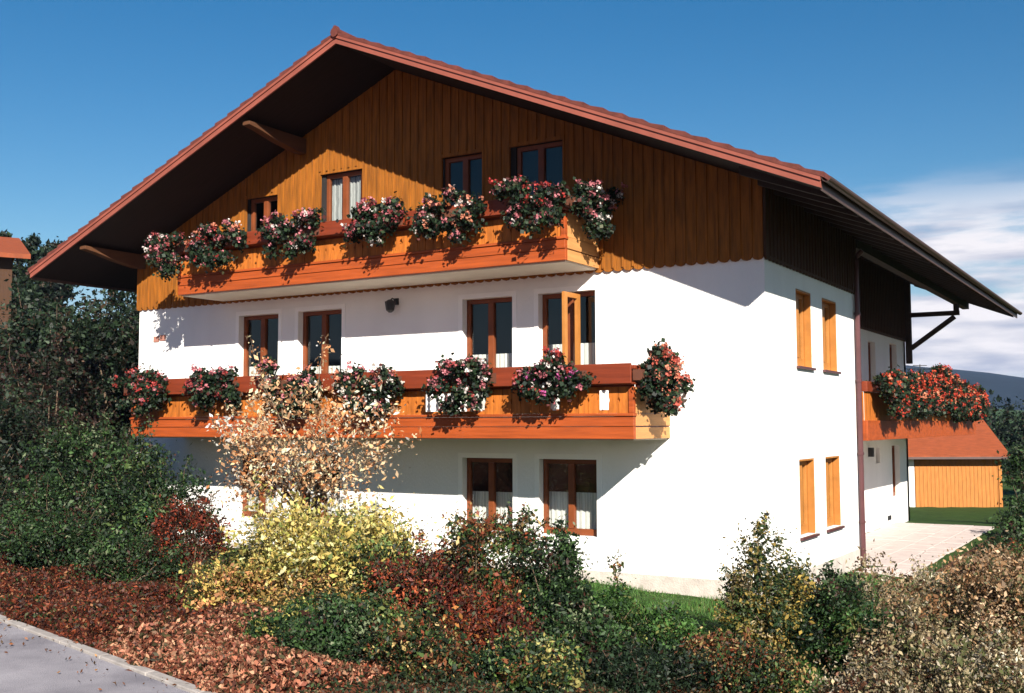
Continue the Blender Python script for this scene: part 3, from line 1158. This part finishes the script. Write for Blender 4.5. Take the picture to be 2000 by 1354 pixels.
def plant(name, label, cat, x, y, top, r, pal, n, leaf=.05, clumps=40, group=None, zbase=None, shape='round', width=.5, seed=1,
          trunk=True, tight=.20, stems=14, low=.0, ry=None, bare=0.0, droop=0.0, trunk_r=.03, mname='leaf', shoot=1.0):
    rng = np.random.default_rng(seed)
    leaf *= LEAFX
    n = int(n * CNTX)
    zb = gz(x, y) if zbase is None else zbase
    o = thing(name, label, cat, (x, y, zb), group=group)
    H = top - zb
    c0 = zb + low * H
    ry = ry or r
    # clump centres
    dirs = rng.normal(size=(clumps, 3))
    dirs /= np.linalg.norm(dirs, axis=1)[:, None]
    rad = rng.uniform(.25, 1.0, clumps) ** .45
    cz = (c0 + top) / 2
    hz = (top - c0) / 2
    cc = np.empty((clumps, 3))
    if shape == 'cone':
        tt = rng.uniform(0, 1, clumps) ** 1.25
        an = rng.uniform(0, 6.283, clumps)
        rr = (1 - tt) * rng.uniform(.45, 1.0, clumps) * r
        cc[:, 0] = x + np.cos(an) * rr
        cc[:, 1] = y + np.sin(an) * rr
        cc[:, 2] = c0 + tt * (top - c0)
    else:
        k = rng.uniform(.78, 1.12, clumps)
        cc[:, 0] = x + dirs[:, 0] * rad * r * k * .88
        cc[:, 1] = y + dirs[:, 1] * rad * ry * k * .88
        cc[:, 2] = cz + dirs[:, 2] * rad * hz * np.clip(k, .7, 1.06) * .92
        if shape == 'bush':     # wider at the foot
            cc[:, 2] = np.where(cc[:, 2] < cz, cc[:, 2] - .15 * hz, cc[:, 2])
    cc[:, 2] = np.maximum(cc[:, 2], zb + .06)
    ns = max(4, int(clumps * .45))
    upper = np.argsort(-(cc[:, 2] + .35 * np.hypot(cc[:, 0] - x, cc[:, 1] - y)))[:max(6, int(clumps * .6))]
    s0 = cc[rng.choice(upper, ns)]
    sdv = s0 - np.array([x, y, cz - .3 * hz])
    sdv /= np.linalg.norm(sdv, axis=1)[:, None] + 1e-6
    sdv = sdv * .55 + rng.normal(size=(ns, 3)) * .25 + np.array([0, 0, .45])
    s1 = s0 + sdv * (r * rng.uniform(.18, .52, (ns, 1))) * shoot
    idx, ccol = pick(pal, clumps, rng, .38)
    k = rng.integers(0, clumps, n)
    sg = tight * r * rng.uniform(.6, 1.3, (clumps, 1))
    pts = cc[k] + rng.normal(size=(n, 3)) * sg[k] * np.array([1, 1, .8])
    pts[:, 2] = np.maximum(pts[:, 2], zb + .02)
    cols = ccol[k]
    nsl = int(n * .16)
    ks = rng.integers(0, ns, nsl)
    ts = rng.uniform(0, 1, (nsl, 1)) ** .8
    pts[:nsl] = s0[ks] * (1 - ts) + s1[ks] * ts + rng.normal(size=(nsl, 3)) * (leaf * .55 + .05 * r * (1 - ts))
    _, c2 = pick(pal, n, rng, .22)
    mixm = rng.uniform(size=(n, 1)) < .35
    cols = np.where(mixm, c2, cols) * (1 + rng.normal(size=(n, 1)) * .22)
    cols = np.clip(cols, .004, .9)
    leafobj('foliage' if not trunk else 'crown', pts, leaf * rng.choice([.55, .8, 1.05, 1.5], n, p=[.3, .3, .27, .13]) * rng.uniform(.8, 1.2, n), cols, M[mname], o, width=width, rng=rng, droop=droop)
    b = MB()
    base = Vector((x, y, zb - .05))
    sel = rng.choice(clumps, min(stems, clumps), replace=False)
    fork = Vector((x, y, zb + max(.08 * H, low * H * .75)))
    if low > .15:
        b.tube([base, base.lerp(fork, .5) + Vector((.03 * r, .02 * r, 0)), fork], [trunk_r * 1.3, trunk_r * 1.05, trunk_r * .9], 8)
    for j in sel:
        tgt = Vector(cc[j])
        st = fork if low > .15 else base + Vector((rng.normal() * .012, rng.normal() * .012, 0))
        m1 = st.lerp(tgt, .5) + Vector((rng.normal() * .06 * r, rng.normal() * .06 * r, .10 * H))
        e = tgt + (tgt - m1).normalized() * .15 * r
        b.tube([st, m1, e], [trunk_r * .55, trunk_r * .35, trunk_r * .10], 5)
    for j in range(ns if r > .2 else 0):
        b.tube([tuple(s0[j]), tuple((s0[j] + s1[j]) / 2 + rng.normal(size=3) * .02 * r), tuple(s1[j])], [trunk_r * .16, trunk_r * .12, trunk_r * .05], 4, cap=False)
    b.build('trunk' if low > .15 else 'stem', M['bark'], o, smooth=True)
    return o


DK = [((.020, .040, .018), 5), ((.012, .024, .014), 5), ((.035, .06, .028), 2), ((.05, .03, .018), 2)]
DKG = [((.028, .062, .02), 5), ((.06, .12, .035), 3), ((.013, .028, .013), 4), ((.20, .24, .13), 1), ((.07, .025, .018), 1)]
GRN = [((.04, .10, .02), 5), ((.07, .15, .035), 3), ((.02, .05, .02), 3), ((.16, .17, .05), 1)]
YEL = [((.66, .50, .14), 6), ((.72, .60, .24), 4), ((.35, .34, .08), 3), ((.10, .14, .04), 2)]
PEA = [((.84, .48, .25), 5), ((.88, .64, .40), 4), ((.68, .28, .11), 3), ((.88, .74, .58), 2)]
REDS = [((.16, .03, .02), 4), ((.42, .10, .04), 2), ((.05, .02, .015), 3), ((.05, .07, .025), 3)]
MIX = [((.07, .12, .03), 4), ((.14, .05, .02), 3), ((.02, .038, .017), 5), ((.42, .30, .12), 2), ((.26, .06, .025), 1.5)]
GOLD = [((.07, .10, .03), 4), ((.25, .20, .05), 2), ((.36, .25, .06), 2), ((.025, .05, .02), 4), ((.45, .35, .20), 1)]
BEI = [((.42, .34, .20), 5), ((.30, .22, .12), 4), ((.10, .11, .04), 4), ((.55, .48, .36), 2), ((.12, .05, .025), 2)]
BRN = [((.34, .20, .10), 4), ((.22, .11, .05), 3), ((.12, .12, .05), 3), ((.45, .32, .20), 2)]

g = 'dark trees at the left end of the house'
plant('broadleaf_tree', 'tall dark tree in shade at the left edge beyond the house', 'tree', -23.2, 4.0, 6.2, 2.5, DK, 13000, .13, 70, g, seed=1, low=.12, trunk_r=.11, stems=16)
plant('broadleaf_tree', 'tall dark green tree under the left eave, nearest the house corner', 'tree', -19.0, 3.5, 6.7, 1.9, DK, 12000, .12, 60, g, seed=2, low=.1, trunk_r=.1, stems=14)
plant('broadleaf_tree', 'reddish brown leaved tree between the shaded trees and the lower balcony', 'tree', -17.6, 0.4, 4.7, 1.45, [((.04, .018, .014), 5), ((.018, .026, .014), 5), ((.07, .035, .02), 1)], 6500, .10, 50, g, seed=3, low=.1, trunk_r=.08)
plant('broadleaf_tree', 'dark tree far behind the left eave, mostly covered by nearer trees', 'tree', -27.5, 9.5, 6.3, 3.0, DK, 9000, .16, 70, g, seed=63, low=.1, trunk_r=.1)
plant('broadleaf_tree', 'dark tree behind the west wall seen under the left eave', 'tree', -23.5, 9.0, 6.9, 3.2, DK, 15000, .15, 70, g, seed=64, low=.1, trunk_r=.1)
g = 'dark shrubs below the left end of the lower balcony'
plant('evergreen_shrub', 'broad dark evergreen shrub at the left edge above the road', 'shrub', -15.4, -2.6, 3.3, 1.6, DK, 9000, .08, 60, g, seed=4, tight=.18)
plant('evergreen_shrub', 'big dark green shrub with a few cream leaf tips below the balcony left end', 'shrub', -12.3, -2.4, 2.75, 1.55, DKG, 12000, .07, 80, g, seed=5, tight=.16)
plant('evergreen_shrub', 'low dark shrub at the foot of the big one above the red ground cover', 'shrub', -11.6, -3.9, 1.35, 1.25, DKG, 7000, .06, 60, g, seed=6, tight=.17)
plant('evergreen_shrub', 'foremost dark green shrub spreading over the rust ground cover', 'shrub', -10.3, -4.7, 1.15, 1.0, DKG, 7000, .055, 50, g, seed=60, tight=.17)
plant('evergreen_shrub', 'dark spreading shrub at the left edge nearest the road', 'shrub', -13.6, -4.1, 1.3, 1.25, DK, 7000, .06, 50, g, seed=61, tight=.17)
plant('evergreen_shrub', 'bright topped green shrub left of the peach leaved tree', 'shrub', -9.7, -2.9, 2.3, 1.0, [((.03, .07, .025), 5), ((.09, .14, .04), 2), ((.018, .035, .018), 5)], 9000, .06, 60, g, seed=7, tight=.17)
plant('smoke_bush', 'red brown leaved bush between the dark shrubs and the yellow one', 'shrub', -7.9, -4.0, 1.55, .62, [((.22, .04, .02), 5), ((.42, .08, .03), 2), ((.06, .03, .02), 4)], 4500, .05, 36, seed=8)
plant('evergreen_shrub', 'dark green bush at the foot of the red brown bush', 'shrub', -8.3, -4.9, .95, .8, DKG, 5000, .05, 40, g, seed=9)
plant('ornamental_tree', 'small tree of peach and salmon leaves in front of the lower balcony', 'tree', -6.35, -3.1, 3.25, 1.65, PEA, 4400, .066, 34, seed=10, low=.40, tight=.15, shoot=1.5, trunk_r=.045, stems=26)
plant('yellow_shrub', 'large bright yellow shrub in the middle of the bed below the peach tree', 'shrub', -4.5, -4.6, 1.55, 1.35, YEL, 12000, .06, 80, 'yellow shrubs in the bed', seed=11, tight=.16)
plant('yellow_shrub', 'lower yellow green shrub on the left flank of the bright yellow one', 'shrub', -5.5, -5.3, .9, .7, [((.5, .42, .12), 4), ((.16, .2, .05), 4), ((.04, .07, .02), 4)], 5500, .05, 40, 'yellow shrubs in the bed', seed=12)
plant('yellow_shrub', 'small golden shrub with dark gaps in front of the bright yellow one', 'shrub', -4.1, -5.6, .75, .6, [((.55, .36, .12), 4), ((.06, .06, .02), 4), ((.5, .22, .1), 2)], 4000, .05, 34, 'yellow shrubs in the bed', seed=13)
plant('yellow_shrub', 'low yellow and orange plant at the front foot of the yellow shrubs', 'shrub', -4.95, -5.95, .72, .55, [((.6, .42, .12), 4), ((.62, .28, .12), 3), ((.06, .08, .02), 4)], 4500, .05, 34, 'yellow shrubs in the bed', seed=47)
plant('yellow_shrub', 'yellow green shrub between the bright yellow one and the red leaved shrub', 'shrub', -3.35, -5.0, 1.15, .6, [((.55, .44, .12), 4), ((.12, .18, .05), 4), ((.03, .05, .02), 4)], 5500, .05, 40, 'yellow shrubs in the bed', seed=48)
g = 'mixed dark shrubs in the middle of the bed'
plant('barberry', 'dark red leaved shrub right of the yellow shrub', 'shrub', -2.45, -5.3, 1.1, .8, REDS, 8000, .045, 56, g, seed=14, tight=.17)
plant('mixed_shrub', 'tall brown green shrub below the lower front windows', 'shrub', -1.95, -4.8, 1.6, .75, MIX, 8500, .05, 56, g, seed=15, tight=.17)
plant('mixed_shrub', 'dark green twiggy shrub in front of the right lower front window', 'shrub', -1.15, -4.7, 1.32, .55, DKG, 6500, .05, 44, g, seed=16, tight=.18)
plant('barberry', 'low rust red shrub in the centre foreground', 'shrub', -1.25, -5.9, .62, .62, [((.24, .045, .02), 4), ((.06, .02, .015), 4), ((.4, .16, .04), 1), ((.04, .06, .02), 2)], 6000, .045, 44, g, seed=17)
g = 'green shrubs in front of the lawn strip'
plant('green_shrub', 'bright green shrub at the left end of the lawn strip', 'shrub', -.62, -4.2, .68, .55, GRN, 6000, .045, 44, g, seed=18)
plant('green_shrub', 'low green shrub at the middle of the lawn strip', 'shrub', .05, -4.1, .38, .5, GRN, 5000, .045, 40, g, seed=19)
plant('green_shrub', 'brown tipped low shrub at the right end of the lawn strip', 'shrub', .75, -4.3, .22, .42, MIX, 4200, .042, 36, g, seed=20)
g = 'conifers below the corner of the house'
plant('conifer_shrub', 'rounded green and gold conifer below the corner of the white wall', 'conifer', 1.10, -3.4, 1.30, .62, GOLD, 9500, .045, 60, g, seed=21, tight=.17)
plant('conifer_shrub', 'darker conifer close against the right of the gold one', 'conifer', 1.62, -3.1, .90, .50, DKG, 7000, .045, 44, g, seed=22)
plant('conifer_shrub', 'low green conifer at the foot of the east wall', 'conifer', 2.12, -3.2, .52, .46, GRN, 5500, .045, 40, g, seed=23)
g = 'beige leaved shrubs at the right'
plant('variegated_shrub', 'beige and cream leaved shrub right of the low green conifer', 'shrub', 2.75, -3.8, .62, .62, BEI, 8500, .045, 56, g, seed=24)
plant('variegated_shrub', 'tallest brown twigged shrub beside the paved path', 'shrub', 3.0, -2.5, 1.12, .78, BRN, 8500, .045, 60, g, seed=25, tight=.2)
plant('variegated_shrub', 'tan shrub at the right edge below the path edging', 'shrub', 3.75, -2.9, 1.18, .65, BRN, 8000, .045, 56, g, seed=26, tight=.2)
plant('variegated_shrub', 'cream leaved shrub at the lower right corner', 'shrub', 3.65, -4.7, .62, .68, BEI, 9500, .042, 60, g, seed=27)
plant('variegated_shrub', 'low cream leaved shrub at the bottom right foreground', 'shrub', 2.65, -4.9, .28, .56, BEI, 7500, .042, 50, g, seed=28)
g = 'low plants along the bottom of the bed'
plant('low_shrub', 'green and yellow low plant right of the salmon ground cover', 'shrub', -2.75, -6.3, .42, .60, [((.05, .12, .03), 4), ((.3, .3, .08), 2), ((.02, .05, .02), 4)], 6000, .045, 44, g, seed=29)
plant('low_shrub', 'mid green leafy plant at the bottom between the salmon cover and the rust shrub', 'shrub', -2.2, -6.6, .62, .55, [((.05, .11, .03), 4), ((.2, .24, .07), 2), ((.02, .045, .02), 4), ((.12, .05, .02), 1)], 6500, .05, 44, g, seed=43)
plant('low_shrub', 'green plant with yellow tips over the right edge of the salmon ground cover', 'shrub', -2.95, -7.0, .58, .5, [((.06, .13, .03), 4), ((.4, .36, .1), 2), ((.02, .045, .02), 4)], 5500, .045, 40, g, seed=62)
plant('low_shrub', 'dark plant with reddish tips right of the mid green leafy plant', 'shrub', -1.55, -6.9, .5, .55, MIX, 6500, .045, 44, g, seed=44)
plant('low_shrub', 'dark green plant with golden tips left of the low rust shrub', 'shrub', -3.2, -5.6, .62, .5, GOLD, 5500, .045, 40, g, seed=45)
plant('low_shrub', 'tall dark green plant in front of the left end of the lawn strip', 'shrub', -.35, -5.3, .55, .5, DKG, 6500, .045, 44, g, seed=46)
plant('low_shrub', 'dark low plant at the bottom centre', 'shrub', -.6, -6.5, .35, .6, DKG, 6000, .04, 44, g, seed=30)
plant('low_shrub', 'blackish green low plant below the green shrubs', 'shrub', .45, -5.5, .16, .62, DK, 6000, .04, 44, g, seed=31)
plant('low_shrub', 'low plant of rust and dark leaves below the gold conifer', 'shrub', 1.45, -4.9, .26, .5, MIX, 5500, .04, 40, g, seed=32)
plant('low_shrub', 'bushy dark green plant at the bottom edge beside the end of the salmon cover', 'shrub', -2.05, -7.55, .72, .5, DKG, 6500, .045, 44, g, seed=65)
plant('low_shrub', 'russet and green plant at the bottom edge in front of the low rust shrub', 'shrub', -1.15, -7.3, .62, .5, MIX, 6500, .045, 44, g, seed=66)
plant('low_shrub', 'yellow green plant at the bottom edge left of the blackish green one', 'shrub', -.2, -6.7, .45, .5, [((.08, .14, .03), 4), ((.36, .32, .1), 2), ((.02, .045, .02), 4), ((.2, .07, .03), 1)], 6000, .045, 44, g, seed=67)
g = 'thin twiggy plants against the white wall'
plant('twiggy_plant', 'thin upright twig plant in front of the white wall', 'plant', -1.22, -2.7, 1.0, .18, MIX, 260, .045, 22, g, seed=33, stems=9, trunk_r=.014)
plant('twiggy_plant', 'sparse beige twig plant at the foot of the downpipe', 'plant', 1.75, -1.3, .9, .55, BEI, 1500, .045, 40, g, seed=34, stems=40, trunk_r=.014)
g = 'dark bushes beside the garage'
plant('broadleaf_bush', 'dark bush right of the garage at the picture edge', 'shrub', 1.55, 18.5, 2.0, .75, DKG, 3500, .09, 40, g, seed=35)
plant('broadleaf_bush', 'low beige bush at the near end of the paved path', 'shrub', 2.1, 1.6, .35, .6, BEI, 3800, .05, 36, g, seed=42)
plant('broadleaf_bush', 'small olive bush in front of the near end of the path', 'shrub', 2.75, .4, .35, .6, BRN, 3800, .05, 36, g, seed=49)
plant('broadleaf_bush', 'green bush on the bank right of the paved path', 'shrub', 2.35, 9.0, .25, .75, DKG, 4200, .07, 40, g, seed=38)
plant('broadleaf_bush', 'golden brown bush on the bank beside the near end of the path', 'shrub', 2.6, 5.6, .15, .75, BRN, 4200, .06, 40, g, seed=39)
plant('broadleaf_bush', 'dark green bush at the picture edge beside the far end of the path', 'shrub', 2.3, 13.0, .75, .8, DKG, 4200, .08, 40, g, seed=40)
plant('broadleaf_bush', 'olive bush on the bank between the golden brown and green bushes', 'shrub', 3.1, 7.4, .35, .8, MIX, 4200, .06, 40, g, seed=41)
plant('broadleaf_bush', 'distant dark tree behind the garage roof', 'tree', 2.2, 40.0, 2.7, 2.4, DK, 4500, .2, 40, g, seed=36)
plant('broadleaf_bush', 'dark leafy tree right behind the bush at the picture edge', 'tree', 0.9, 34.0, 2.2, 1.6, DK, 4000, .16, 40, g, seed=37)
for i, (px_, d, t, r) in enumerate([(-6.5, 62, 4.0, 4.5), (-1.0, 66, 3.6, 4.8), (4.5, 60, 4.2, 4.6), (-12, 70, 3.8, 4.5), (8.5, 52, 3.6, 4.2), (10, 70, 4.6, 5)]):
    plant('broadleaf_tree', ['dark blue green tree beyond the garage, behind its roof', 'dark tree at the foot of the hill beside the garage gable', 'dark tree in the line below the hill at the right picture edge',
                             'dark tree beyond the garage, hidden in part by the house', 'dark round tree at the far right edge', 'tallest dark tree of the distant line'][i], 'tree', px_, d, t, r, DK, 3500, .3, 40,
          'dark trees below the hill', seed=70 + i, tight=.18)
for i, (x, y, t, r, lab) in enumerate([(-58.6, 26.2, 14.9, 1.5, 'leftmost dark conifer on the skyline above the red roof'), (-57.6, 27.0, 14.3, 1.3, 'second dark conifer on the skyline'),
                                  (-57.0, 27.3, 14.6, 1.2, 'third dark conifer on the skyline'), (-56.1, 27.8, 14.1, 1.3, 'fourth dark conifer, shorter and near the left eave'),
                                  (-55.3, 28.2, 14.2, 1.2, 'dark conifer close beside the left eave tip')]):
    plant('conifer_tree', lab, 'conifer', x, y, t, r, DK, 2600, .34, 50, 'conifers on the hill behind the neighbouring house', seed=50 + i, shape='cone', tight=.16, low=.1, trunk_r=.15, stems=6)

# ground cover along the road: rust and salmon low leaves
rng = np.random.default_rng(77)


def cover(name, label, n, xr, sr, pal, size, hmax, patchy=False, seed=1):
    rng = np.random.default_rng(seed)
    x = rng.uniform(*xr, n)
    s = rng.uniform(*sr, n) + .06 * np.sin(x * 4.1) + .04 * np.sin(x * 9.7)
    if patchy:
        cs = rng.uniform(size=(46, 2)) * np.array([xr[1] - xr[0], sr[1] - sr[0]]) + np.array([xr[0], sr[0]])
        kk = rng.integers(0, 46, n)
        x = cs[kk, 0] + rng.normal(size=n) * .09
        s = cs[kk, 1] + rng.normal(size=n) * .09
    y = -9.75 - .276 * x + s
    nz_ = np.sin(x * 2.1 + 1.3 * np.sin(y * 1.7)) * np.sin(y * 2.6 + x * .8)
    hh = (np.clip(.55 + .5 * nz_, .08, 1)) * hmax * np.clip((s - .05) / .25, .12, 1)
    z = np.array([max(gz(a, c), .317 if s_ < .02 else -9) for a, c, s_ in zip(x, y, s)]) + rng.uniform(0, 1, n) * hh
    _, cols = pick(pal, n, rng, .3)
    dark = rng.uniform(size=(n, 1)) < .2
    cols = np.where(dark, cols * .4, cols)
    o = leafobj(name, np.stack([x, y, z], 1), size * rng.uniform(.6, 1.4, n), cols, M['leaf'], width=.5, rng=rng)
    return tag(o, label, 'ground cover', kind='stuff')


cover('rust_ground_cover', 'rust red low ground cover between the road and the dark shrubs', 76000, (-16, -4.3), (.02, 3.9),
      [((.15, .034, .017), 5), ((.27, .065, .028), 3), ((.06, .02, .013), 5), ((.05, .055, .02), 2), ((.36, .17, .08), 1)], .055, .24, seed=2)
cover('salmon_ground_cover', 'salmon pink low ground cover at the bottom of the bed', 32000, (-4.5, -1.2), (.02, 3.3),
      [((.50, .19, .11), 5), ((.64, .34, .20), 3), ((.20, .055, .03), 4), ((.07, .06, .025), 3)], .06, .27, seed=3)
cover('leaf_litter', 'scattered fallen leaves along the road edge', 420, (-16, 3), (-.75, .12),
      [((.22, .08, .03), 5), ((.34, .16, .05), 3), ((.09, .05, .02), 3)], .04, .004, seed=9)
cover('weeds', 'small dark green weeds dotted through the rust ground cover', 6000, (-15, -3), (.3, 3.6),
      [((.04, .09, .025), 5), ((.08, .13, .04), 3)], .06, .16, seed=10, patchy=True)
cover('dark_ground_cover', 'dark leafy ground cover under the shrubs at the right', 36000, (-1.2, 6), (.3, 5.2),
      [((.025, .045, .02), 5), ((.05, .08, .03), 3), ((.09, .04, .02), 2), ((.2, .15, .08), 1)], .045, .16, seed=4)


def grass(n, seed, xr=(-4.5, 7), yr=(-4.6, 4.5), label='short green lawn grass in front of the white wall', hs=1.0):
    rng = np.random.default_rng(seed)
    x = rng.uniform(*xr, n)
    y = rng.uniform(*yr, n)
    ok = ~((x < .02) & (y > -.02)) & ((x < -.0) | (y < 4.55) | (x > 1.5))
    x, y = x[ok], y[ok]
    n = len(x)
    z = np.array([gz(a, c) for a, c in zip(x, y)])
    h = rng.uniform(.03, .075, n) * hs * (.6 + .8 * (np.sin(x * 3.1) * np.sin(y * 2.3) > 0))
    ang = rng.uniform(0, 6.283, n)
    dx, dy = np.cos(ang) * .006 * hs, np.sin(ang) * .006 * hs
    lean = rng.normal(size=(n, 2)) * .02
    v = np.empty((n, 3, 3))
    v[:, 0] = np.stack([x - dx, y - dy, z - .01], 1)
    v[:, 1] = np.stack([x + dx, y + dy, z - .01], 1)
    v[:, 2] = np.stack([x + lean[:, 0], y + lean[:, 1], z + h], 1)
    me = bpy.data.meshes.new('grass')
    me.vertices.add(n * 3)
    me.vertices.foreach_set('co', v.reshape(-1).astype(np.float32))
    me.loops.add(n * 3)
    me.loops.foreach_set('vertex_index', np.arange(n * 3, dtype=np.int32))
    me.polygons.add(n)
    me.polygons.foreach_set('loop_start', np.arange(n, dtype=np.int32) * 3)
    me.polygons.foreach_set('loop_total', np.full(n, 3, dtype=np.int32))
    me.update(calc_edges=True)
    at = me.attributes.new('leafcol', 'FLOAT_COLOR', 'POINT')
    c4 = np.ones((n, 3, 4), dtype=np.float32)
    _, cc = pick([((.05, .13, .025), 5), ((.09, .19, .04), 3), ((.16, .17, .06), 1)], n, rng, .2)
    c4[:, :, :3] = cc[:, None]
    at.data.foreach_set('color', c4.reshape(-1))
    me.materials.append(M['leaf'])
    o = bpy.data.objects.new('grass', me)
    COL.objects.link(o)
    tag(o, label, 'grass', kind='stuff')


grass(90000, 8)
grass(60000, 9, (-6, 2.5), (17, 33), 'rough green grass between the paved path and the garage', 4.0)

# ------------------------------------------------------------------ garage behind, to the right
def local_thing(name, label, cat, loc, rz):
    return thing(name, label, cat, loc, rz, '_local')


gar = local_thing('garage', 'low timber garage with bright red tiled roof beyond the paved path', 'garage', (-4.55, 30.9, -0.88), R(31))
GL = 4.15
b = MB()
b.box(.62, GL, 0, 4.2, -.4, 2.02)
b.build('wall', M['shedwood'], gar)
b = MB()
for k in range(22):
    b.box(.64 + k * .16, .64 + k * .16 + .02, -.018, -.001, .02, 1.98)
b.box(GL - .1, GL + .03, -.05, -.02, -.1, 2.0)
b.build('cover_strips', M['shedwood'], gar)
b = MB()
b.box(-.5, .6, .02, 3.8, -.4, 2.0)
b.build('side_room', M['plaster'], gar)
b = MB()
b.box(-.1, .32, -.03, .015, -.1, 1.85)
dr = b.build('door', M['iron'], gar)
b = MB()
b.box(-.45, -.36, -.9, -.8, -.3, 2.0)
b.build('porch_post', M['rail'], gar)
b = MB()
y0, y1, ym = -.45, 4.65, 2.1
zt0, zr_ = 2.03, 3.5
b.prism([(-.7, y0, zt0), (-.7, ym, zr_), (-.7, y1, zt0), (-.7, y1, zt0 + .12), (-.7, ym, zr_ + .13), (-.7, y0, zt0 + .12)], (GL + .95, 0, 0))
rf = b.build('roof', M['redtile'], gar)
b = MB()
nr = 11
for k in range(nr):
    t0, t1 = k / nr, (k + 1) / nr
    ya, yb2 = y0 + (ym - y0) * t0, y0 + (ym - y0) * t1
    za, zb2 = zt0 + .12 + (zr_ - zt0) * t0, zt0 + .12 + (zr_ - zt0) * t1
    b.prism([(-.72, ya - .02, za + .05), (-.72, yb2, zb2 + .012), (-.72, yb2, zb2 - .01), (-.72, ya - .02, za - .005)], (GL + .99, 0, 0))
b.tube([(-.74, ym, zr_ + .14), (GL + .29, ym, zr_ + .14)], .09, 8)
b.build('tile_courses', M['redtile'], rf)
b = MB()
b.box(-.72, GL + .27, y0 - .1, y0 - .03, zt0 - .02, zt0 + .07)
b.build('gutter', M['gutter'], gar)

ant = local_thing('tv_antenna', 'thin television antenna standing above the garage roof', 'antenna', (-4.55 + 1.75 * .857 - 1.1, 30.9 + 1.75 * .515 + 1.8, 2.7), R(31))
b = MB()
b.tube([(0, 0, -.2), (0, 0, 2.45)], .022, 6)
b.build('mast', M['iron'], ant)
b = MB()
b.tube([(-.55, 0, 2.25), (.55, 0, 2.25)], .018, 6)
for k in range(-4, 5):
    b.tube([(k * .12, -.28, 2.25), (k * .12, .28, 2.25)], .012, 5)
b.tube([(-.3, 0, 2.4), (.3, 0, 2.4)], .016, 5)
b.build('aerial_bars', M['iron'], ant)

# neighbouring house on the rise at the left
nb = local_thing('neighbour_house', 'neighbouring house with orange red roof at the left edge, mostly behind trees', 'house', (-45.05, 10.36, 4.63), R(62))
b = MB()
b.box(-2, 6.2, 0, 8, -3, 6.0)
b.build('wall', M['cladside'], nb)
b = MB()
b.prism([(-3, -.8, 5.9), (-3, 4, 7.4), (-3, 8.8, 5.9), (-3, 8.8, 6.12), (-3, 4, 7.62), (-3, -.8, 6.12)], (9.9, 0, 0))
b.build('roof', M['redtile'], nb)
for xx in (0.4, 3.6):
    b = MB()
    b.box(xx, xx + 1.1, -.06, .01, 2.6, 4.1)
    b.build('window', M['frame'], nb)

# ------------------------------------------------------------------ haze
HAZE = True
if HAZE:
    hm = bpy.data.materials.new('haze')
    hm.use_nodes = True
    t = hm.node_tree
    t.nodes.clear()
    pv = t.nodes.new('ShaderNodeVolumePrincipled')
    pv.inputs['Color'].default_value = (0.50, 0.66, 1.0, 1)
    pv.inputs['Density'].default_value = 0.00012
    pv.inputs['Anisotropy'].default_value = 0.0
    oo = t.nodes.new('ShaderNodeOutputMaterial')
    L(t, pv.outputs[0], oo.inputs['Volume'])
    b = MB()
    b.box(-4600, 4600, -4600, 4600, -12, 92)
    hz = b.build('haze', hm)
    tag(hz, kind='stuff')
